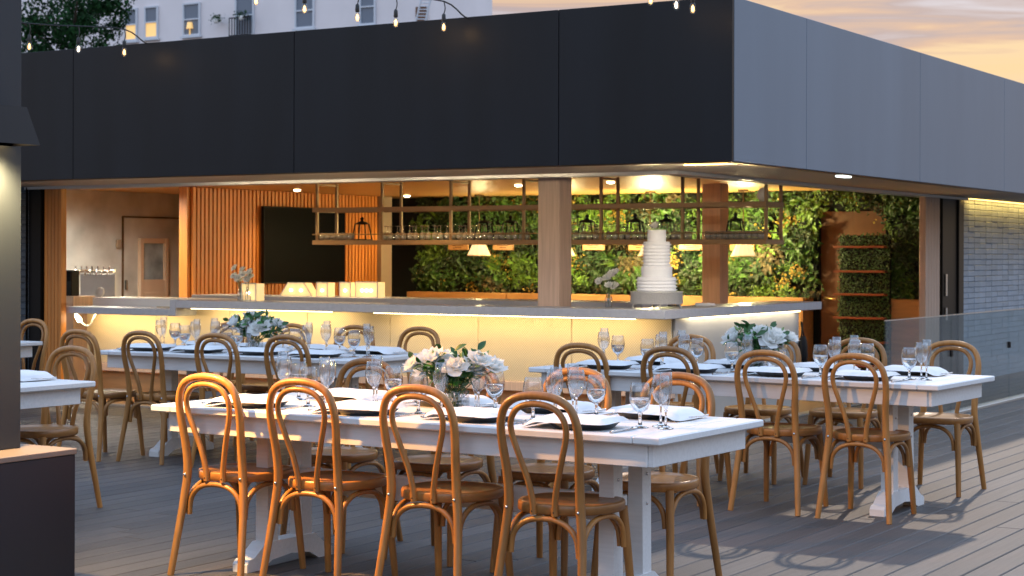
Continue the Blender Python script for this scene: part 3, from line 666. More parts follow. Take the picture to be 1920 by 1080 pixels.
# ------------------------------------------------------------------ wedding cake and bar-top things
ck = U(1231, 578, z=ZB1); ck = Vector((ck.x, ck.y, ZB1))
st = thing('cake_stand', 'round hammered silver cake stand on the bar corner', 'cake stand', ck)
MB().lathe([(0, .035), (.205, .035), (.21, .04), (.207, .125), (.213, .13), (.21, .135), (0, .135)], 40).build('drum', 'silver', st)
for k in range(4):
    a = k * math.pi / 2 + 0.6; MB().tube([(.17 * math.cos(a), .17 * math.sin(a), .04), (.185 * math.cos(a), .185 * math.sin(a), .02), (.195 * math.cos(a), .195 * math.sin(a), 0.0)], [.016, .010, .008], 8).build('foot', 'silver', st)
cake = thing('wedding_cake', 'white tiered wedding cake with ruffled icing on the silver stand', 'cake', ck + Vector((0, 0, .135)))
z0 = 0.0
def tier(r, h, ruff, z):
    b_ = MB(); prof = [(0, z), (r, z)]; n = max(2, int(h / 0.027)) if ruff else 3
    seg = 48; rows = []
    for i in range(n + 1):
        zz = z + 0.004 + (h - 0.008) * i / n
        rows.append((r + (0.0015 if ruff else 0.0), zz, 0)); 
        if ruff and i < n: rows.append((r + 0.014, zz + (h - .008) / n * 0.30, 1)); rows.append((r + 0.001, zz + (h - .008) / n * 0.5, 0))
    rows = [(r * .3, z, 0), (r, z, 0)] + rows + [(r - 0.004, z + h, 0), (r * .3, z + h, 0), (0.0005, z + h, 0)]
    vs, fs = [], []
    for q, (rr, zz, wv) in enumerate(rows):
        ph = random.uniform(0, 6)
        for k in range(seg):
            a = 2 * math.pi * k / seg; wob = (0.004 * math.sin(a * 14 + ph) + random.uniform(-.001, .001)) if wv else 0
            vs.append(((rr + wob * .6) * math.cos(a), (rr + wob * .6) * math.sin(a), zz + wob * .8))
    for i in range(len(rows) - 1):
        for k in range(seg): k2 = (k + 1) % seg; fs.append((i * seg + k, i * seg + k2, (i + 1) * seg + k2, (i + 1) * seg + k))
    b_.add(vs, fs, 0, True)
    return b_.build('tier', 'icing', cake)
for r, h, rf in ((.152, .114, True), (.124, .086, False), (.104, .196, True), (.074, .094, False)):
    tier(r, h, rf, z0); z0 += h
CAKE_TOP = z0

# ------------------------------------------------------------------ flowers
def petal_grid(mb, base, ang, tilt, size, wid, cup, mi, rnd):
    n, m_ = 4, 4; vs, fs = [], []
    for i in range(n + 1):
        u = i / n; wv = wid * math.sin(min(1.0, u * 1.05 + .12) * math.pi * .72) ** .8
        for j in range(m_ + 1):
            v = (j / m_ - .5) * 2
            t_ = tilt + cup * (u - .3) - .25 * cup * (1 - v * v)
            rr = size * u * math.cos(t_) + 0.003; zz = size * u * math.sin(t_) + rnd.uniform(-.04, .04) * size * u
            side = wv * v; zz += 0.18 * size * v * v * u
            vs.append(base + Vector((rr * math.cos(ang) - side * math.sin(ang), rr * math.sin(ang) + side * math.cos(ang), zz)))
    for i in range(n):
        for j in range(m_): q = i * (m_ + 1) + j; fs.append((q, q + 1, q + m_ + 2, q + m_ + 1))
    mb.add(vs, fs, mi, True)
def rose(seed, s=1.0, openness=1.0):
    rd = random.Random(seed); b_ = MB(); a = rd.uniform(0, 6)
    for i in range(20):
        u = i / 19; tilt = 1.50 - openness * 1.25 * u ** 1.15 + rd.uniform(-.1, .1)
        petal_grid(b_, Vector((0, 0, 0.004 * (1 - u))), a, tilt, s * (.026 + .026 * u), s * (.010 + .020 * u), .55 - .9 * u, 0, rd); a += 2.399
    b_.lathe([(0, -.012 * s), (.008 * s, -.008 * s), (.010 * s, .0), (0, .004 * s)], 8, 1)
    return b_.mesh('rose', ['petal', 'bud'])
ROSES = [rose(k, 1.0, o) for k, o in ((1, 1.0), (2, .8), (3, 1.15), (4, .6))]
def leaf_mesh(mb, base, d, up, ln_, wd, mi=0):
    d = d.normalized(); sd = d.cross(up).normalized(); up2 = sd.cross(d).normalized(); vs, fs = [], []
    for i in range(5):
        u = i / 4; c_ = base + d * ln_ * u + up2 * (-0.22 * ln_ * u * u); w_ = wd * math.sin(math.pi * min(.999, u * .92 + .04)) 
        vs += [c_ + sd * w_ + up2 * w_ * .35, c_, c_ - sd * w_ + up2 * w_ * .35]
    for i in range(4): fs += [(3 * i, 3 * i + 1, 3 * i + 4, 3 * i + 3), (3 * i + 1, 3 * i + 2, 3 * i + 5, 3 * i + 4)]
    mb.add(vs, fs, mi, True)
def sprig(seed, n=9, ln_=.15, lf=.045):
    rd = random.Random(seed); b_ = MB(); bend = Vector((rd.uniform(-.3, .3), rd.uniform(-.3, .3), 0))
    pts = [Vector((0, 0, 0)) + Vector((0, 0, ln_)) * u + bend * ln_ * u * u for u in (0, .33, .66, 1)]
    b_.tube(pts, [.0022, .002, .0016, .001], 5, 1)
    for k in range(n):
        u = .2 + .8 * k / (n - 1); p = Vector((0, 0, ln_)) * u + bend * ln_ * u * u; a = k * 2.4 + rd.uniform(-.4, .4)
        d = Vector((math.cos(a), math.sin(a), .55 + u * .6)); leaf_mesh(b_, p, d, Vector((0, 0, 1)), lf * rd.uniform(.8, 1.2), lf * .27, 0)
    return b_.mesh('leaf_sprig', ['leaf', 'stem'])
SPRIGS = [sprig(k) for k in (11, 12, 13)]
BUDM = MB().tube([(0, 0, 0), (0, 0, .08), (.004, 0, .10)], [.0015, .0015, .002], 5, 1).lathe([(.002, .10), (.008, .112), (.007, .128), (.0, .142)], 8, 0).mesh('flower_bud', ['bud', 'stem'])
def aim(o, d): o.rotation_euler = Vector(d).to_track_quat('Z', 'Y').to_euler()
def bouquet(loc, label, seed, spread=1.0, roses=11, vw=.085, vh=.088, lean=0.0, rz=0.0):
    rd = random.Random(seed)
    vz = thing('cube_vase', label.replace('bouquet', 'clear cube vase under the bouquet') if False else 'clear square glass vase holding ' + label[1], 'vase', loc, rz)
    g = MB(); hw = vw / 2
    for sx, sy, dx_, dy_ in ((1, 0, .002, vw), (-1, 0, .002, vw), (0, 1, vw, .002), (0, -1, vw, .002)): g.box((sx * hw, sy * hw, vh / 2), (dx_, dy_, vh))
    g.build('walls', 'glass', vz); MB().box((0, 0, .007), (vw - .003, vw - .003, .012), bev=.002).build('base', 'glass_stem', vz)
    MB().box((0, 0, .036), (vw - .006, vw - .006, .045)).build('water', 'glass', vz)
    t = thing('bouquet', label[0], 'flowers', loc, rz)
    top = Vector((0, 0, vh))
    stm = MB()
    for k in range(roses):
        a = k * 2.399 + rd.uniform(-.3, .3); rr = spread * (.045 + .105 * math.sqrt((k + .5) / roses)); el = .075 + .06 * rd.random() - .50 * (rr - .1)
        p = Vector((rr * math.cos(a) * 1.35, rr * math.sin(a) * .85, vh + max(.012, el) + lean * 0))
        o = obj('rose', ROSES[k % 4], t); o.location = p; sc = rd.uniform(.95, 1.35); o.scale = (sc, sc, sc)
        d = (p - Vector((0, 0, vh * .4))).normalized() + Vector((rd.uniform(-.25, .25), rd.uniform(-.45, .05), .25)); aim(o, d)
        stm.tube([p - d.normalized() * .008, p * .55 + Vector((0, 0, vh * .42)), Vector((rd.uniform(-.02, .02), rd.uniform(-.02, .02), vh * .8)), Vector((-p.x * .22, -p.y * .22, .016))], .0022, 5, smooth_path=3)
    for k in range(26):
        a = k * 1.7 + rd.uniform(-.5, .5); tl = rd.uniform(.4, 1.7)
        o = obj('leaf_sprig', SPRIGS[k % 3], t); o.location = (rd.uniform(-.05, .05) * 1.5, rd.uniform(-.03, .03), vh + rd.uniform(-.01, .03)); aim(o, (math.cos(a) * tl * 1.3, math.sin(a) * tl, 1)); sc = rd.uniform(.85, 1.3); o.scale = (sc, sc, sc)
        stm.tube([o.location, Vector((rd.uniform(-.03, .03), rd.uniform(-.03, .03), .016))], .002, 5)
    for k in range(4):
        a = rd.uniform(0, 6.3); o = obj('flower_bud', BUDM, t); o.location = (math.cos(a) * .07, math.sin(a) * .05, vh + .06); aim(o, (math.cos(a) * .8, math.sin(a) * .6, 1))
    stm.build('stems', 'stem', t)
    return t
def bottle_vase(loc, label, flabel, seed, nb=5, spread=.07, warm=False):
    rd = random.Random(seed)
    v = thing('bottle_vase', label, 'vase', loc)
    MB().lathe([(0, 0), (.027, 0), (.030, .006), (.030, .075), (.022, .092), (.014, .10), (.014, .118), (.016, .122), (.0145, .122), (.0125, .10), (.020, .09), (.028, .074), (.028, .006), (0, .005)], 18).build('bottle', 'glass', v)
    MB().lathe([(0, .006), (.027, .006), (.027, .05), (0, .05)], 14).build('water', 'glass', v)
    t = thing('flower_stems', flabel, 'flowers', loc)
    stm = MB()
    for k in range(nb):
        p = Vector((rd.uniform(-spread, spread), rd.uniform(-spread * .5, spread * .5), .17 + rd.uniform(0, .12)))
        o = obj('blossom', ROSES[(k + seed) % 4], t); o.location = p; o.scale = (.75, .75, .75); aim(o, (p.x * 3 + rd.uniform(-.3, .3), -.7, .6)); stm.tube([p, Vector((p.x * .3, p.y * .3, .125)), (0, 0, .02)], .002, 5, smooth_path=3)
    stm.build('stems', 'stem', t)
p = U(1141, 577, z=ZB1); bottle_vase((p.x, max(p.y, YS + .08), ZB1), 'single clear bottle vase on the bar beside the cake', 'white blossoms in the bottle beside the cake', 5, 7, .075)
for dx_, sd, nm in ((0, 8, 'nearer the folded timber doors'), (.085, 9, 'nearer the cube lamp')):
    p = U(395, 566, z=ZB1); bottle_vase((p.x + dx_, YS + .16, ZB1), f'clear bottle vase of the pair on the bar, {nm}', f'white blossoms in the paired bottle vase {nm}', sd, 6, .06)
fl = thing('cake_flower', 'white flower and grey leaf sprig topping the wedding cake', 'flowers', ck + Vector((0.02, -0.02, .135 + CAKE_TOP)))
o = obj('rose', ROSES[3], fl); o.location = (-.02, 0, .012); aim(o, (-.2, -.5, 1)); 
o = obj('leaf_sprig', SPRIGS[0], fl); o.location = (.0, 0, .002); aim(o, (1, -.2, .25)); o.scale = (.5, .5, .5)
sv = MB().box((0, 0, .006), (.13, .035, .004), bev=.001).tube([(-.06, 0, .008), (-.17, 0, .010)], [.006, .009], 8).build('cake_server', 'black_plate'); p = U(1290, 575, z=ZB1); sv.location = (p.x, p.y, ZB1); sv.rotation_euler = (0, 0, .7); tag(sv, 'dark cake server lying on the bar beside the cake', 'cake server')
def napkin_mesh(seed, ln_, wd, drop):
    rd = random.Random(seed); n, m_ = 22, 10; vs, fs = [], []
    def hz(u, v):
        x_ = (u - .5) * ln_; base = .025 if x_ > -.120 else .025 - (.025 - .004) * min(1, (-.120 - x_) / .05)
        return base if drop else .004
    for lay in (1, 0):
        for i in range(n + 1):
            for j in range(m_ + 1):
                u, v = i / n, j / m_; ed = min(u, 1 - u, v * .5, (1 - v) * .5); puff = .020 * min(1, ed / .06) ** .5 * (1 + .25 * noise.noise(Vector((u * 4, v * 3, seed))))
                x_ = (u - .5) * ln_ + .008 * math.sin(v * 5 + seed); y_ = (v - .5) * wd * (1 + .10 * math.sin(u * 2.6 + seed))
                vs.append((x_, y_, hz(u, v) + (puff if lay else 0.0)))
    W_ = m_ + 1; o_ = (n + 1) * W_
    for i in range(n):
        for j in range(m_): q = i * W_ + j; fs += [(q, q + W_, q + W_ + 1, q + 1), (o_ + q, o_ + q + 1, o_ + q + W_ + 1, o_ + q + W_)]
    for i in range(n): q = i * W_; fs += [(q, o_ + q, o_ + q + W_, q + W_), (q + m_, q + W_ + m_, o_ + q + W_ + m_, o_ + q + m_)]
    for j in range(m_): q = j; r_ = n * W_ + j; fs += [(q, q + 1, o_ + q + 1, o_ + q), (r_, o_ + r_, o_ + r_ + 1, r_ + 1)]
    return MB().add(vs, fs, 0, True).mesh('napkin', 'napkin')
NAPS = [napkin_mesh(k, .35, .25, True) for k in (1.0, 2.3, 4.1)]
nb_ = obj('napkin', napkin_mesh(6.0, .16, .12, False)); p = U(1322, 573, z=ZB1); nb_.location = (p.x, p.y, ZB1 - .003); nb_.rotation_euler = (0, 0, .5); tag(nb_, 'folded white napkin on the bar top beside the cake server', 'napkin')

# ------------------------------------------------------------------ tables
def make_table(name, label, x0, x1, y0, W, rz):
    Lg = x1 - x0; t = thing(name, label, 'table', ((x0 + x1) / 2, y0 + W / 2, 0), rz)
    hx, hy = Lg / 2, W / 2; zt = .735
    MB().box((0, 0, zt - .015), (Lg - .242, W, .030), bev=.005).build('tabletop', 'white_paint', t)
    for s in (-1, 1): MB().box((s * (hx - .06), 0, zt - .015), (.118, W, .030), bev=.005).build('end_board', 'white_paint', t)
    for s in (-1, 1):
        MB().box((0, s * (hy - .055), zt - .075), (Lg - .16, .022, .088), bev=.002).build('apron', 'white_paint', t)
        MB().box((s * (hx - .069), 0, zt - .075), (.022, W - .134 + .022, .088), bev=.002).build('apron', 'white_paint', t)
        xo = s * (hx - .40)
        for q in (-1, 1):
            MB().extrude([(-.036, 0), (.036, 0), (.031, .585), (-.031, .585)], 'y', q * .118 - .036, q * .118 + .036).build('leg', 'white_paint', t).location = (xo, 0, .117)
        fp = [(-.30, 0), (-.30, .035), (-.285, .052), (-.25, .06), (-.17, .118), (.17, .118), (.25, .06), (.285, .052), (.30, .035), (.30, 0), (.20, 0), (.13, .036), (0, .048), (-.13, .036), (-.20, 0)]
        MB().extrude(fp, 'x', xo - .042, xo + .042).build('foot', 'white_paint', t)
        for q in (-1, 1):
            for zb_ in (.40, .52): b_ = MB().lathe([(0, 0), (.007, 0), (.006, .003), (0, .004)], 8).build('bolt', 'steel', t); b_.location = (xo + s * .034, q * .118, zb_); b_.rotation_euler = (0, s * R(90), 0)
        MB().box((xo, 0, .675), (.07, .50, .05), bev=.003).build('cleat', 'white_paint', t)
    MB().box((0, 0, .39), (Lg - .80, .035, .11), bev=.003).build('stretcher', 'white_paint', t)
    return t
TABS = {}
def tb(key, *a): TABS[key] = (make_table('trestle_table', *a), a)
tb('pier', 'long white trestle table beside the dark pier ledge', -5.53, -2.945, 5.90, .905, R(-1.4))
tb('rail', 'long white trestle table nearest the glass railing', -5.48, -2.925, 9.10, .905, R(-2.0))
tb('bar', 'white trestle table in front of the gold bar front', -8.98, -6.80, 9.08, .905, R(1.6))
tb('hid', 'white table end showing past the dark pier, near a single chair', -9.36, -6.80, 5.98, .905, R(-1.0))
tb('far', 'white table end showing past the dark pier, by the black door jamb', -12.75, -10.21, 8.86, .905, R(-1.0))

# ------------------------------------------------------------------ chairs
ch = thing('bentwood_chair', 'x', 'chair')
half = [(.200, -.262, .0), (.186, -.236, .16), (.170, -.208, .34), (.158, -.200, .46), (.160, -.212, .58), (.170, -.233, .70), (.166, -.246, .775), (.140, -.254, .835), (.085, -.259, .868), (0, -.261, .879)]
rad = [.0150, .0165, .0185, .0195, .0185, .0175, .0170, .0165, .0165, .0165]
full = half + [(-a, b2, c_) for a, b2, c_ in half[-2::-1]]; fr = rad + rad[-2::-1]
MB().tube(full, fr, 10, smooth_path=4).build('back_frame', 'chair_wood', ch)
ih = [(.047, -.200, .418), (.050, -.203, .47), (.066, -.212, .55), (.094, -.228, .64), (.119, -.242, .725), (.118, -.252, .78), (.090, -.259, .822), (.048, -.263, .841), (0, -.264, .846)]
ir = [.0135, .013, .0125, .0125, .0125, .0125, .0125, .0125, .0125]
MB().tube(ih + [(-a, b2, c_) for a, b2, c_ in ih[-2::-1]], ir + ir[-2::-1], 10, smooth_path=4).build('inner_hoop', 'chair_wood', ch)
def seat_mesh():
    seg = 40; out_ = []
    for k in range(seg):
        a = 2 * math.pi * k / seg; cx_, sy_ = math.cos(a), math.sin(a)
        x_ = .205 * math.copysign(abs(cx_) ** .78, cx_); y_ = .198 * math.copysign(abs(sy_) ** .78, sy_)
        x_ *= 1 - .13 * max(0, -y_ / .198); out_.append((x_, y_))
    rows = [(.6, .418), (.97, .418), (1.0, .423), (1.0, .449), (.985, .456), (.90, .457), (.875, .453), (.5, .450), (.02, .449)]
    vs = [(x_ * s_, y_ * s_, z) for s_, z in rows for x_, y_ in out_]; fs = []
    for i in range(len(rows) - 1):
        for k in range(seg): k2 = (k + 1) % seg; fs.append((i * seg + k, i * seg + k2, (i + 1) * seg + k2, (i + 1) * seg + k))
    fs.append(tuple(range(seg))[::-1])
    b_ = MB(); b_.add(vs, fs, 0, True); return b_
seat_mesh().build('seat', 'seat_wood', ch)
for s in (-1, 1):
    MB().tube([(s * .158, .142, .425), (s * .170, .160, .24), (s * .182, .185, 0.0)], [.0185, .0175, .0145], 10, smooth_path=3).build('front_leg', 'chair_wood', ch)
def arch(p0, p1, name='brace'):
    p0, p1 = Vector(p0), Vector(p1); pts = []
    for q in range(11):
        u = q / 10; a = math.pi * u; e = .5 - .5 * math.copysign(abs(math.cos(a)) ** .85, math.cos(a)); p = p0.lerp(p1, e); p.z = p0.z + (.404 - p0.z) * math.sin(a) ** .75 if 0 < u < 1 else p0.z; pts.append(p)
    MB().tube(pts, .0115, 8, smooth_path=2).build(name, 'chair_wood', ch)
arch((.150, -.196, .265), (-.150, -.196, .265)); arch((.140, .150, .265), (-.140, .150, .265))
arch((.163, -.190, .265), (.163, .140, .265)); arch((-.163, -.190, .265), (-.163, .140, .265))
for s in (-1, 1):
    b_ = MB().lathe([(0, 0), (.007, 0), (.006, .004), (0, .006)], 10).build('bolt', 'steel', ch); b_.location = (s * .158, -.218, .440); b_.rotation_euler = (R(90), 0, 0)
    b_ = MB().lathe([(0, 0), (.0035, 0), (0, .002)], 8).build('screw', 'rubber', ch); b_.location = (s * .048, -.214, .432); b_.rotation_euler = (R(90), 0, 0)
    MB().lathe([(0, -.002), (.014, -.002), (.014, .005), (0, .005)], 8, c=(s * .182, .185, 0)).lathe([(0, -.002), (.0145, -.002), (.0145, .005), (0, .005)], 8, c=(s * .200, -.262, 0)).build('glide', 'rubber', ch)
CH = []
rdc = random.Random(21)
def chairs(tops, face, where, frm):
    for i, (tx, ty) in enumerate(tops):
        a = rdc.uniform(-.015, .015)
        loc = (tx - (.26 * math.sin(a) if face > 0 else -.26 * math.sin(a)), ty + .26 * face, 0)
        place(ch, CH, loc, (0 if face > 0 else math.pi) + a, f'bentwood chair, {where}, {ORD[i]} from {frm}', 'bentwood chairs around the white tables')
chairs([(-5.15, 5.86), (-4.63, 5.85), (-4.02, 5.82), (-3.43, 5.77)], 1, 'open-deck side of pier-ledge table', 'the ledge')
chairs([(-5.235, 7.162), (-4.62, 7.14), (-4.014, 7.122), (-3.477, 7.078)], -1, 'bar side of pier-ledge table', 'the ledge')
chairs([(-3.38, 8.98), (-3.90, 9.0), (-4.51, 9.05), (-5.12, 9.11)], 1, 'open-deck side of glass-railing table', 'the railing')
chairs([(-3.381, 10.661), (-3.986, 10.70), (-4.52, 10.6), (-5.068, 10.50)], -1, 'bar side of glass-railing table', 'the railing')
chairs([(-8.874, 8.79), (-8.386, 8.88), (-7.729, 8.883), (-7.196, 8.95)], 1, 'open-deck side of gold-bar-front table', 'the folded timber doors')
chairs([(-8.90, 10.42), (-8.337, 10.45), (-7.771, 10.48), (-7.222, 10.514)], -1, 'bar side of gold-bar-front table', 'the folded timber doors')
place(ch, CH, (-7.291, 7.198 - .26, 0), math.pi + .05, 'honey bentwood chair at the white table end showing past the dark pier', 'bentwood chairs around the white tables')
place(ch, CH, (-10.623, 10.035 - .26, 0), math.pi - .03, 'honey bentwood chair by the black door jamb, behind the pier', 'bentwood chairs around the white tables')

# ------------------------------------------------------------------ place settings
PLATE = MB().lathe([(0, .0), (.115, .0), (.120, .004), (.136, .019), (.141, .023), (.139, .026), (.132, .024), (.105, .014), (0, .013)], 40).mesh('charger_plate', 'black_plate')
def fork_mesh():
    b_ = MB(); b_.tube([(0, -.095, .003), (0, -.02, .004), (0, .03, .006)], [.0045, .0028, .003], 6); b_.box((0, .042, .006), (.019, .024, .0022), bev=.0008)
    for k in range(4): b_.box((-.0075 + k * .005, .072, .0075), (.0024, .040, .002), rx=.05)
    return b_.mesh('fork', 'steel')
FORK = fork_mesh()
KNIFE = MB().tube([(0, -.10, .004), (0, 0, .004)], [.0055, .0045], 8).extrude([(-.008, 0), (.008, 0), (.007, .08), (.0, .115), (-.008, .09)], 'z', .002, .004).mesh('knife', 'steel')
def set_table(key, tname, near, far):
    t, a = TABS[key]; x0, x1, y0, W, rz = a[1:6]; cx_, cy_ = (x0 + x1) / 2, y0 + W / 2; rd = random.Random(len(tname))
    for side, xs in (('open-deck', near), ('bar', far)):
        for i, X in enumerate(xs):
            f = 1 if side == 'open-deck' else -1; rz2 = rz + (0 if f > 0 else math.pi)
            edge = cy_ - f * W / 2 + (X - cx_) * math.sin(rz)
            M = Matrix.Translation((X, edge, .736)) @ Matrix.Rotation(rz2, 4, 'Z')
            tail = f'at the table {tname}, {side} side, {ORD[i] if i < 4 else "last"} place along'
            def put(me, name, lx, ly, lz, r, cat, desc):
                o = obj(name, me); v = M @ Vector((lx, ly, lz)); o.location = v; o.rotation_euler = (0, 0, rz2 + r); return tag(o, f'{desc} {tail}', cat, f'{cat} settings on the tables')
            jx, jy = rd.uniform(-.012, .012), rd.uniform(-.012, .012)
            put(PLATE, 'charger_plate', jx, .185 + jy, 0, 0, 'plate', 'black charger')
            put(NAPS[i % 3], 'napkin', -.035 + jx, .19 + jy, 0, rd.uniform(-.08, .08), 'napkin', 'folded white napkin')
            put(FORK, 'fork', -.225 + jx, .17 + jy, .009, rd.uniform(-.1, .1) + .05, 'fork', 'steel fork')
            put(KNIFE, 'knife', .195 + jx, .15 + jy, 0, rd.uniform(-.08, .08), 'knife', 'steel knife')
            g = put(G_WATER, 'water_goblet', .185 + jx + rd.uniform(-.01, .01), .31 + jy, 0, 0, 'goblet', 'short water goblet'); wt = obj('water', WATER, g); wt.location = (0, 0, .055)
            put(G_WINE, 'wine_glass', .225 + jx, .40 + rd.uniform(-.01, .02), 0, 0, 'wine glass', 'stemmed wine glass')
            put(G_FLUTE, 'champagne_flute', .275 + jx + rd.uniform(-.01, .01), .33 + jy, 0, 0, 'flute', 'slim champagne flute')
set_table('pier', 'by the pier ledge', [-5.08, -4.45, -3.89, -3.40], [-4.95, -4.42, -3.86, -3.37])
set_table('rail', 'by the glass railing', [-5.05, -4.47, -3.92, -3.40], [-5.02, -4.45, -3.90, -3.36])
set_table('bar', 'facing the gold bar front', [-8.62, -8.14, -7.66, -7.16], [-8.60, -8.12, -7.64, -7.14])
for key, X in (('hid', -7.25), ('far', -10.62)):
    t, a = TABS[key]; M = Matrix.Translation((X, a[3] + a[4] if False else a[3] + .905, .736)) @ Matrix.Rotation(math.pi, 4, 'Z'); nm = 'showing past the pier' if key == 'hid' else 'by the black door jamb'
    o = obj('charger_plate', PLATE); o.location = M @ Vector((0, .185, 0)); tag(o, f'black charger on the white table end {nm}', 'plate')
    o = obj('napkin', NAPS[1]); o.location = M @ Vector((-.035, .19, 0)); o.rotation_euler = (0, 0, math.pi); tag(o, f'folded white napkin on the white table end {nm}', 'napkin')
    o = obj('fork', FORK); o.location = M @ Vector((-.225, .17, .009)); o.rotation_euler = (0, 0, math.pi + .1); tag(o, f'steel fork on the white table end {nm}', 'fork')
bouquet((-4.21, 6.40, .736), ('full white rose bouquet with dark leaves on the table by the pier ledge', 'the bouquet on the table by the pier ledge'), 31, 1.0, 13)
bouquet((-4.22, 9.66, .736), ('white rose bouquet with leaf sprigs on the table by the glass railing', 'the bouquet on the table by the glass railing'), 47, 1.05, 12)
bouquet((-7.92, 9.51, .736), ('white rose bouquet on the table facing the gold bar front', 'the bouquet on the table facing the gold bar front'), 58, 1.0, 11)

# ------------------------------------------------------------------ glass railing
gr = thing('glass_railing', 'frameless glass railing running beside the pavilion', 'railing', (-4.9, 15.4, 0))
def gp(mb, name, mats):
    o = mb.build(name, mats, gr); o.matrix_parent_inverse = Matrix.Translation((4.9, -15.4, 0)); return o
for a, b2 in ((13.73, 15.41), (15.425, 17.22), (17.235, 19.03), (19.045, 20.84)):
    gp(MB().span((-4.906, a, 0.02), (-4.894, b2, 0.885)), 'glass_panel', 'rail_glass')
    gp(MB().span((-4.909, a, 0.885), (-4.891, b2, 0.893)), 'edge_cap', 'metal_trim')
for y in (15.4175, 17.2275, 19.0375):
    gp(MB().span((-4.915, y - .025, .52), (-4.885, y + .025, .58), bev=.004), 'clamp', 'lamp_black')
gp(MB().span((-4.95, 13.7, 0.0), (-4.85, 21, 0.03), bev=.004), 'base_shoe', 'metal_trim')

# ------------------------------------------------------------------ dark pier, ledge and sconce
pr = thing('dark_pier', 'dark wall pier standing on a low ledge with a pale timber top', 'wall', (-5.81, 4.5, 0))
def pp(mb, name, mats):
    o = mb.build(name, mats, pr); o.matrix_parent_inverse = Matrix.Translation((5.81, -4.5, 0)); return o
pp(MB().span((-6.6, 1.5, 0.572), (-5.81, 5.42, 3.4), bev=.003), 'wall', 'pier_dark')
pp(MB().span((-6.7, 1.4, 0.0), (-5.605, 5.54, 0.545), bev=.003), 'ledge', 'pier_dark')
pp(MB().span((-6.71, 1.39, 0.546), (-5.60, 5.545, 0.571), bev=.003), 'ledge_top', 'pier_top')
sn = thing('wall_sconce', 'black wedge wall sconce shining down from the dark pier', 'wall lamp', (-5.81, 5.23, 1.87))
b = MB(); y0_, y1_ = -.13, .14
vs = [(0, y0_, 0), (.165, y0_, 0), (.085, y0_, .165), (0, y0_, .165), (0, y1_, 0), (.165, y1_, 0), (.085, y1_, .165), (0, y1_, .165)]
b.add(vs, [(0, 3, 2, 1), (4, 5, 6, 7), (1, 2, 6, 5), (3, 7, 6, 2), (0, 4, 7, 3)]); b.build('shade', 'lamp_black', sn)
MB().span((.012, y0_ + .012, .018), (.145, y1_ - .012, .022)).build('diffuser', 'glow_sconce', sn)
lamp('sconce_beam', 'SPOT', (-5.81 + .12, 5.23, 1.862), 620, (1, 0.45, 0.10), target=(-4.2, 6.0, 0.85), spot_size=R(92), spot_blend=0.9, shadow_soft_size=0.04)
lamp('sconce_wash', 'SPOT', (-5.81 + .12, 5.23, 1.862), 260, (1, 0.70, 0.30), target=(-5.81 + .02, 5.23, 1.2), spot_size=R(130), spot_blend=0.8, shadow_soft_size=0.05)

# ------------------------------------------------------------------ string lights
def string_light(label, pts, ends, soft=()):
    t = thing('string_light', label, 'string lights', pts[0])
    o0 = Vector(pts[0]); cab = [Vector(e) - o0 for e in ends[0]] + [Vector(p) - o0 + Vector((0, 0, .20)) for p in pts] + [Vector(e) - o0 for e in ends[1]]
    MB().tube(cab, .006, 6, smooth_path=4).build('cable', 'wire_black', t)
    for k, p in enumerate(pts):
        q = Vector(p) - o0
        MB().tube([q + Vector((0, 0, .20)), q + Vector((.012, 0, .15)), q + Vector((0, 0, .105))], .004, 6, smooth_path=3).lathe([(.008, .11), (.014, .10), (.016, .06), (.013, .05)], 12, c=q).build('socket', 'wire_black', t)
        bl = MB().lathe([(.012, .052), (.018, .035), (.022, .012), (.019, -.008), (.009, -.019), (0, -.021)], 14, c=q).build('bulb', 'bulb_glass', t)
        MB().lathe([(0, .04), (.009, .025), (.011, .005), (.006, -.008), (0, -.010)], 10, c=q).build('filament', 'glow_soft_bulb' if k in soft else 'glow_bulb', bl)
        if k not in soft: lamp('bulb_glow', 'POINT', Vector(p), 0.5, (1, .60, .25), shadow_soft_size=.03)
s1 = [U(55, 90, Y=10.25), U(147, 95, Y=10.45), U(233, 101, Y=10.66)]
string_light('short festoon string before the dark tree, tied to the fascia', s1, ([s1[0] + Vector((-1.2, -.5, .35))], [U(272, 80, Y=10.9), U(290, 81, Y=11.0)]), (1,))
s2 = [U(480, 5, Y=9.75), U(571, 20, Y=10.0), U(670, 36, Y=10.28), U(742, 46, Y=10.5), U(832, 54, Y=10.72)]
string_light('festoon string with five bulbs before the cream building', s2, ([s2[0] + Vector((-1.0, -.7, .6))], [U(872, 32, Y=10.88), U(890, 32, Y=11.0)]))
s3 = [U(1220, 4, Y=10.45), U(1268, 13, Y=10.5), U(1299, 20, Y=10.55)]
string_light('festoon bulbs hanging over the fascia corner', s3, ([s3[0] + Vector((-1.0, -.3, .55))], [s3[-1] + Vector((.6, .2, .7))]), (1,))

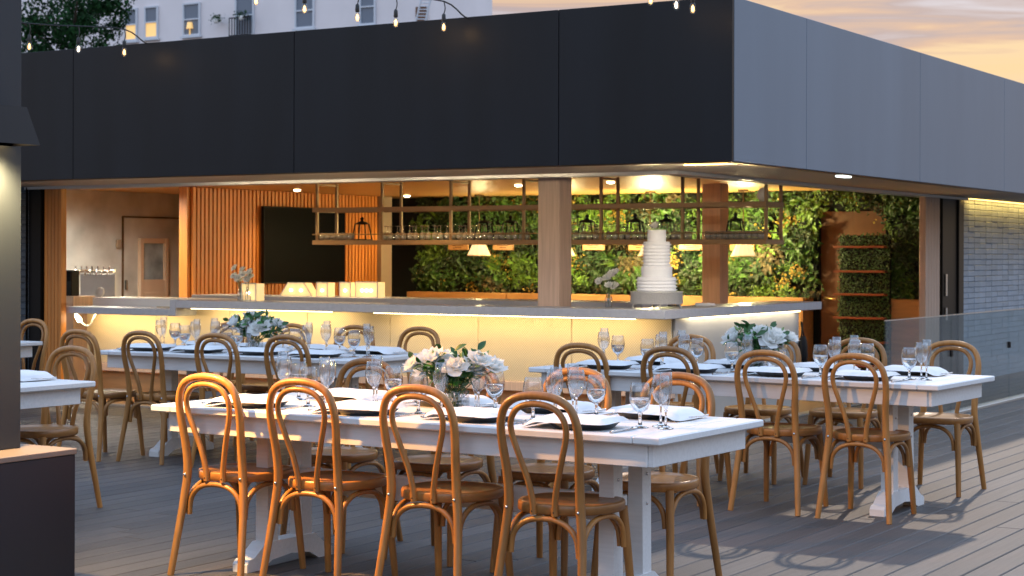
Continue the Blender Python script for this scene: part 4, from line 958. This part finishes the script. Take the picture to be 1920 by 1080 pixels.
# ------------------------------------------------------------------ hotel behind and the tree
YH = 80.0
def HW(px, py): return U(px, py, Y=YH)
hl, hr_ = HW(-60, 0).x, HW(806, 0).x
YH2 = U(923, 0, X=hr_).y
ht = thing('cream_building', 'tall cream plastered building with sash windows behind the pavilion', 'building', ((hl + hr_) / 2, YH, -0.4))
def hpart(mb, name, mats, par=None):
    o = mb.build(name, mats, par or ht); 
    if par is None: o.matrix_parent_inverse = Matrix.Translation((-(hl + hr_) / 2, -YH, 0.4))
    return o
hpart(MB().span((hl, YH, -0.4), (hr_, YH2, 24)), 'wall', 'hotel_wall')
hpart(MB().span((hl - .4, YH - .4, 24), (hr_ + .4, YH2 + .4, 24.6)), 'roof', 'hotel_roof')
def window(px0, py0, px1, py1, lit=False, lamp_=False, arch_=False):
    a, c_ = HW(px0, py0), HW(px1, py1); x0, x1, z0_, z1_ = a.x, c_.x, c_.z, a.z; wx = x1 - x0
    fr_ = MB(); e = .10
    for q in ((x0, x0 + e, z0_, z1_), (x1 - e, x1, z0_, z1_), (x0 + e, x1 - e, z1_ - e, z1_), (x0 + e, x1 - e, z0_, z0_ + e), (x0 + e, x1 - e, (z0_ + z1_) / 2 - .04, (z0_ + z1_) / 2 + .04)): fr_.span((q[0], YH - .14, q[2]), (q[1], YH - .01, q[3]))
    wn = hpart(fr_, 'window', 'hotel_trim'); zm = (z0_ + z1_) / 2
    MB().span((x0 + e, YH - .06, zm + .04), (x1 - e, YH - .03, z1_ - e)).build('pane', 'hotel_glass', wn)
    MB().span((x0 + e, YH - .06, z0_ + e), (x1 - e, YH - .03, zm - .04)).build('pane', 'lit_window' if lit else 'hotel_glass', wn)
    MB().span((x0 - .1, YH - .22, z0_ - .12), (x1 + .1, YH - .01, z0_ - .001)).build('sill', 'hotel_trim', wn)
    if lamp_: MB().lathe([(.22, 0), (.15, .38)], 12, c=((x0 + x1) / 2 - .1, YH - .12, z0_ + .42)).lathe([(0, 0), (.05, .02), (.03, .4)], 8, c=((x0 + x1) / 2 - .1, YH - .12, z0_ + .05)).build('table_lamp', 'lit_window', wn)
window(236, 17, 259, 76, True); window(273, 13, 298, 71, True); window(345, 7, 377, 66, False, True); window(555, -12, 591, 52); window(676, -20, 706, 46); window(443, -8, 478, 66)
a = HW(441, 62); c_ = HW(480, 34); b = MB()
for k in range(9): xq = a.x + (c_.x - a.x) * k / 8; b.span((xq - .02, YH - .55, a.z - .2), (xq + .02, YH - .51, c_.z))
b.span((a.x, YH - .57, c_.z), (c_.x, YH - .49, c_.z + .06)).span((a.x, YH - .58, a.z - .3), (c_.x, YH - .01, a.z - .2)); hpart(b, 'balcony', 'black_frame')
for px, py, sd in ((463, 30, 1), (416, 36, 2)):
    q = HW(px, py); rd = random.Random(sd); b = MB()
    for k in range(90): leaf_quads(b, Vector((q.x + rd.gauss(0, .22), YH - .5 + rd.gauss(0, .1), q.z + rd.gauss(0, .12))), Vector((0, -1, .3)).normalized(), .16, 0, rd)
    pl = thing('window_plant', 'leafy plant on the cream building balcony' if sd == 1 else 'small potted plant fixed to the cream building wall', 'plant', (q.x, YH - .5, q.z - .3)); o = b.build('leaves', 'tree_leaf', pl); o.matrix_parent_inverse = Matrix.Translation((-q.x, -(YH - .5), -(q.z - .3)))
    MB().lathe([(0, 0), (.12, 0), (.17, .25), (0, .25)], 10).span((-.03, 0, .1), (.03, .5, .14)).build('pot', 'white_plastic', pl)
a, c_ = HW(781, 40), HW(800, 12); hpart(MB().span((a.x, YH - .1, a.z - 1), (c_.x, YH - .02, c_.z)), 'dark_door', 'door_brown')
b = MB()
for s in (0, 1): b.tube([HW(795 + s * 18, 45) + Vector((0, -.8, 0)), HW(808 + s * 18, -10) + Vector((0, -.8, 0))], .05, 6)
for k in range(10): b.tube([HW(795 + k * 1.4, 45 - k * 6) + Vector((0, -.8, 0)), HW(813 + k * 1.4, 45 - k * 6) + Vector((0, -.8, 0))], .03, 5)
hpart(b, 'fire_ladder', 'hotel_trim')
# tree
tp = U(135, 60, Y=48); tr = thing('dark_tree', 'dark green broadleaf tree behind the pavilion roof', 'tree', (tp.x, 48, -0.4))
b = MB().tube([(0, 0, 0), (.1, 0, 4), (-.1, .1, 7.6), (.1, 0, 10.4)], [.32, .26, .2, .08], 10, smooth_path=3)
rt = random.Random(5)
for k in range(9):
    a = k * .7; b.tube([(0, 0, 6.2 + k * .35), (math.cos(a) * 1.0, math.sin(a) * 1.0, 7.6 + k * .35), (math.cos(a) * 1.9, math.sin(a) * 1.9, 8.6 + k * .3)], [.09, .06, .025], 6)
b.build('trunk', 'bark', tr)
b = MB()
for k in range(46):
    a = rt.uniform(0, 6.28); rr = rt.uniform(.3, 1.0) ** .6; el = rt.uniform(-.8, 1)
    c_ = Vector((math.cos(a) * 2.0 * rr, math.sin(a) * 1.9 * rr, 9.75 + 1.55 * el)); s_ = rt.uniform(.35, .6)
    for q in range(170):
        d = Vector((rt.gauss(0, 1), rt.gauss(0, 1), rt.gauss(0, 1))).normalized(); leaf_quads(b, c_ + d * s_ * rt.uniform(.5, 1.05), (d + Vector((0, 0, .3))).normalized(), rt.uniform(.12, .22), 0, rt, .6)
b.build('crown', 'tree_leaf', tr)
